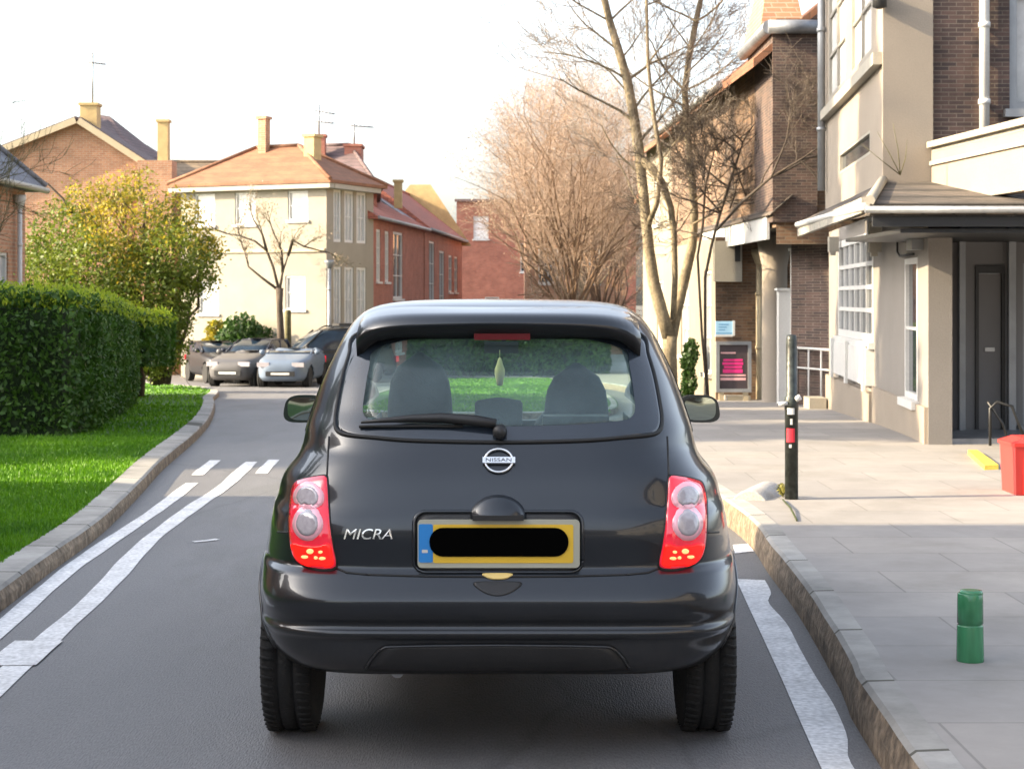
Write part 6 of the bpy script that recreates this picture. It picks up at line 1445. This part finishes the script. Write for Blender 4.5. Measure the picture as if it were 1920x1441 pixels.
for p, dr, L, r_ in ((T(1365, 350), (-1, 0, .5), .9, .02), (T(1446, 332, -3), (1, -.1, .25), 1.1, .018), (T(1500, 300, -3.1), (.8, -.15, .6), .9, .014), (T(1500, 300, -3.1), (.5, -.15, -.4), .8, .012), (T(1560, 285, -3.1), (1, -.1, .1), .8, .012), (T(1425, 350, -2.4), (.2, -.3, 1), .9, .014), (T(1385, 290), (-1, .1, .7), .8, .018), (T(1352, 400), (-1, -.1, .15), .9, .02), (T(1390, 272), (.6, 0, 1), .8, .015), (T(1446, 332, -3), (.4, -.2, .9), 1.0, .016), (T(1400, 370), (-.3, -.1, .9), .8, .018), (T(1352, 400), (-.6, -.3, .6), .8, .018), (T(1372, 330), (.8, 0, .3), .8, .018), (T(1340, 450), (-.9, 0, .3), .8, .015)):
    bare(mT, mW, p, dr, L, r_, 1, 4, .8, .05, (5, 7), .62)
for k_ in range(18): bare(mT, mW, T(rng.uniform(1315, 1395), rng.uniform(260, 400), rng.uniform(-.3, .1)), (rng.gauss(0, 1), rng.gauss(0, .4), rng.gauss(.3, .6)), .65, .013, 1, 4, .8, .05, (4, 6), .62)
mT.build('trunk', M_bark, t); mW.build('twigs', M_bark, t)
# sprig growing from the gutter by the pilaster
rng.seed(3); p = at(1688, 328, 16.2); t = thing('weed', 'thin bare sprig growing from the porch gutter', 'plant', p); mW = MB()
for dr in ((-.5, 0, 1), (-.1, 0, 1.2), (.25, 0, .8), (-.9, 0, .7)): mW.tube([p, p + Vector(dr) * .2, p + Vector(dr) * .38 + Vector((-.03, 0, .03))], [.006, .005, .002], 4)
mW.build('stem', M_bark2, t)
# small bare tree and posts in front of the cream house
rng.seed(14); d = 54.3; T = lambda px, py, dd=0: at(px, py, d + dd); b = Vector((T(527, 0).x, d, gzf(d)))
t = thing('bare_tree', 'small pollarded bare tree in front of the cream house', 'tree', b, 'bare street trees'); mT, mW = MB(), MB()
mT.tube([b, T(526, 620), T(524, 570), T(524, 540)], [.13, .11, .10, .13], 9)
for pts in ([(524, 545), (530, 510), (540, 480)], [(524, 548), (512, 500), (500, 470), (478, 452), (450, 442), (425, 438)], [(540, 480), (548, 450), (570, 462), (600, 470)], [(500, 470), (492, 440), (480, 420)], [(524, 545), (490, 520), (466, 500), (458, 470)], [(530, 510), (528, 470), (515, 440)]):
    P_ = [T(*q) for q in pts]; mT.tube(P_, list(np.linspace(.055, .02, len(P_))), 6)
    bare(mT, mW, P_[-1], P_[-1] - P_[-2], .75, .03, 1, 3, .9, .2, (4, 6), .6); bare(mT, mW, P_[-2], P_[-1] - P_[-2] + Vector((0, 0, .5)), .6, .025, 1, 3, .9, .2, (4, 6), .6)
mT.build('trunk', M_bark, t); mW.build('twigs', M_bark2, t)
q = np.array(mW.v)[nr.integers(0, len(mW.v), 1500)] + nr.normal(0, .09, (1500, 3)); quads_mesh('buds', leaves(q, .032, 2.2), M_budg, t)
d = 54.6; x = at(540, 0, d).x; t = thing('post', 'weathered brown post beside the small pollarded tree', 'post', (x, d, gzf(d))); MB().lathe([(.11, gzf(d)), (.10, gzf(d) + 2.2), (.09, gzf(d) + 2.25), (0, gzf(d) + 2.26)], 12, c=(x, d, 0)).build('post', M_bark2, t)
x = at(521, 0, d).x; t = thing('post', 'short white post left of the brown post', 'post', (x, d, gzf(d))); MB().lathe([(.055, gzf(d)), (.055, gzf(d) + 1.15), (0, gzf(d) + 1.17)], 10, c=(x, d, 0)).build('post', M_white, t)
d = 60; x = at(628, 0, 56.3).x
t = thing('post', 'slim dark post against the white side of the cream house', 'post', (x, 55.4, gzf(55))); MB().lathe([(.05, gzf(55)), (.045, gzf(55) + 1.9), (.06, gzf(55) + 1.92), (0, gzf(55) + 1.98)], 10, c=(x, 55.4, 0)).build('post', M_bark2, t)
# twigs of an out-of-frame tree poking in at the left edge
rng.seed(2); d = 24.0; b = Vector((-8.6, d, gzf(d) + KH_L)); t = thing('bare_tree', 'bare tree at the left edge of which only twig tips show', 'tree', b, 'bare street trees'); mT, mW = MB(), MB()
mT.tube([b, b + Vector((0, 0, 1.5)), b + Vector((.1, 0, 3.2))], [.12, .10, .07], 8)
for k in range(7): bare(mT, mW, b + Vector((.05, 0, 1.6 + .25 * k)), (math.cos(k * 1.7) * .9, math.sin(k * 1.7), .8), 1.5, .035, 1, 4, .7, .15, (4, 5), .62)
mT.build('trunk', M_bark, t); mW.build('twigs', M_bark2, t)
# grass strip and dark ivy by the fork tree
d = 30.2; t = thing('shrub', 'dark ivy bush at the foot of the pale house behind the forked tree', 'shrub', (at(1290, 0, d).x, d, gzf(d) + KH_R))
bl = [(at(x, y, d).x, d, at(x, y, d).z, .14, .2, .25) for x, y in ((1290, 680), (1292, 715), (1288, 745), (1296, 660))]; quads_mesh('foliage', leaves(cloud(bl, 1500), .05, 1.6), M_shrub, t)
MB().tube([(at(1290, 0, d).x, d + .1, gzf(d)), (at(1290, 0, d).x, d + .1, .3)], .03, 6).build('stem', M_bark, t)

# tall conifers beside and behind the left houses, out of frame, added to shade the road and facade
def shade_conifer(label, x, y, h, r_, seed):
    rng.seed(seed); b = Vector((x, y, gzf(y))); t = thing('shade_conifer', label, 'tree', b, 'unseen conifers added for shade'); mT = MB(); mT.tube([b, b + Vector((0, 0, h * .6)), b + Vector((0, 0, h))], [.22, .14, .03], 8); mT.build('trunk', M_bark, t)
    n = 9000; f = nr.uniform(0, 1, n) ** 1.5; a = nr.uniform(0, 6.283, n); rr = r_ * (1 - f) ** .75 * np.sqrt(nr.uniform(.15, 1, n)) * (1 + .25 * np.sin(a * 5 + f * 40)); P = np.stack([x + rr * np.cos(a), y + rr * np.sin(a), b.z + h * (.08 + .92 * f) - rr * .25], 1)
    quads_mesh('foliage', leaves(P, .26, 2.2), M_hedge, t)
shade_conifer('unseen tall evergreen added for shade, nearest the camera', -19.5, 14.6, 17, 3.2, 1)
shade_conifer('second unseen tall evergreen added for shade', -19.2, 18.6, 18.5, 3.3, 2)
shade_conifer('third unseen tall evergreen added for shade', -19.6, 23, 15.5, 3.2, 3)
shade_conifer('unseen evergreen added for shade past the slate roofed house', -13.2, 33.2, 8.0, 1.8, 4)
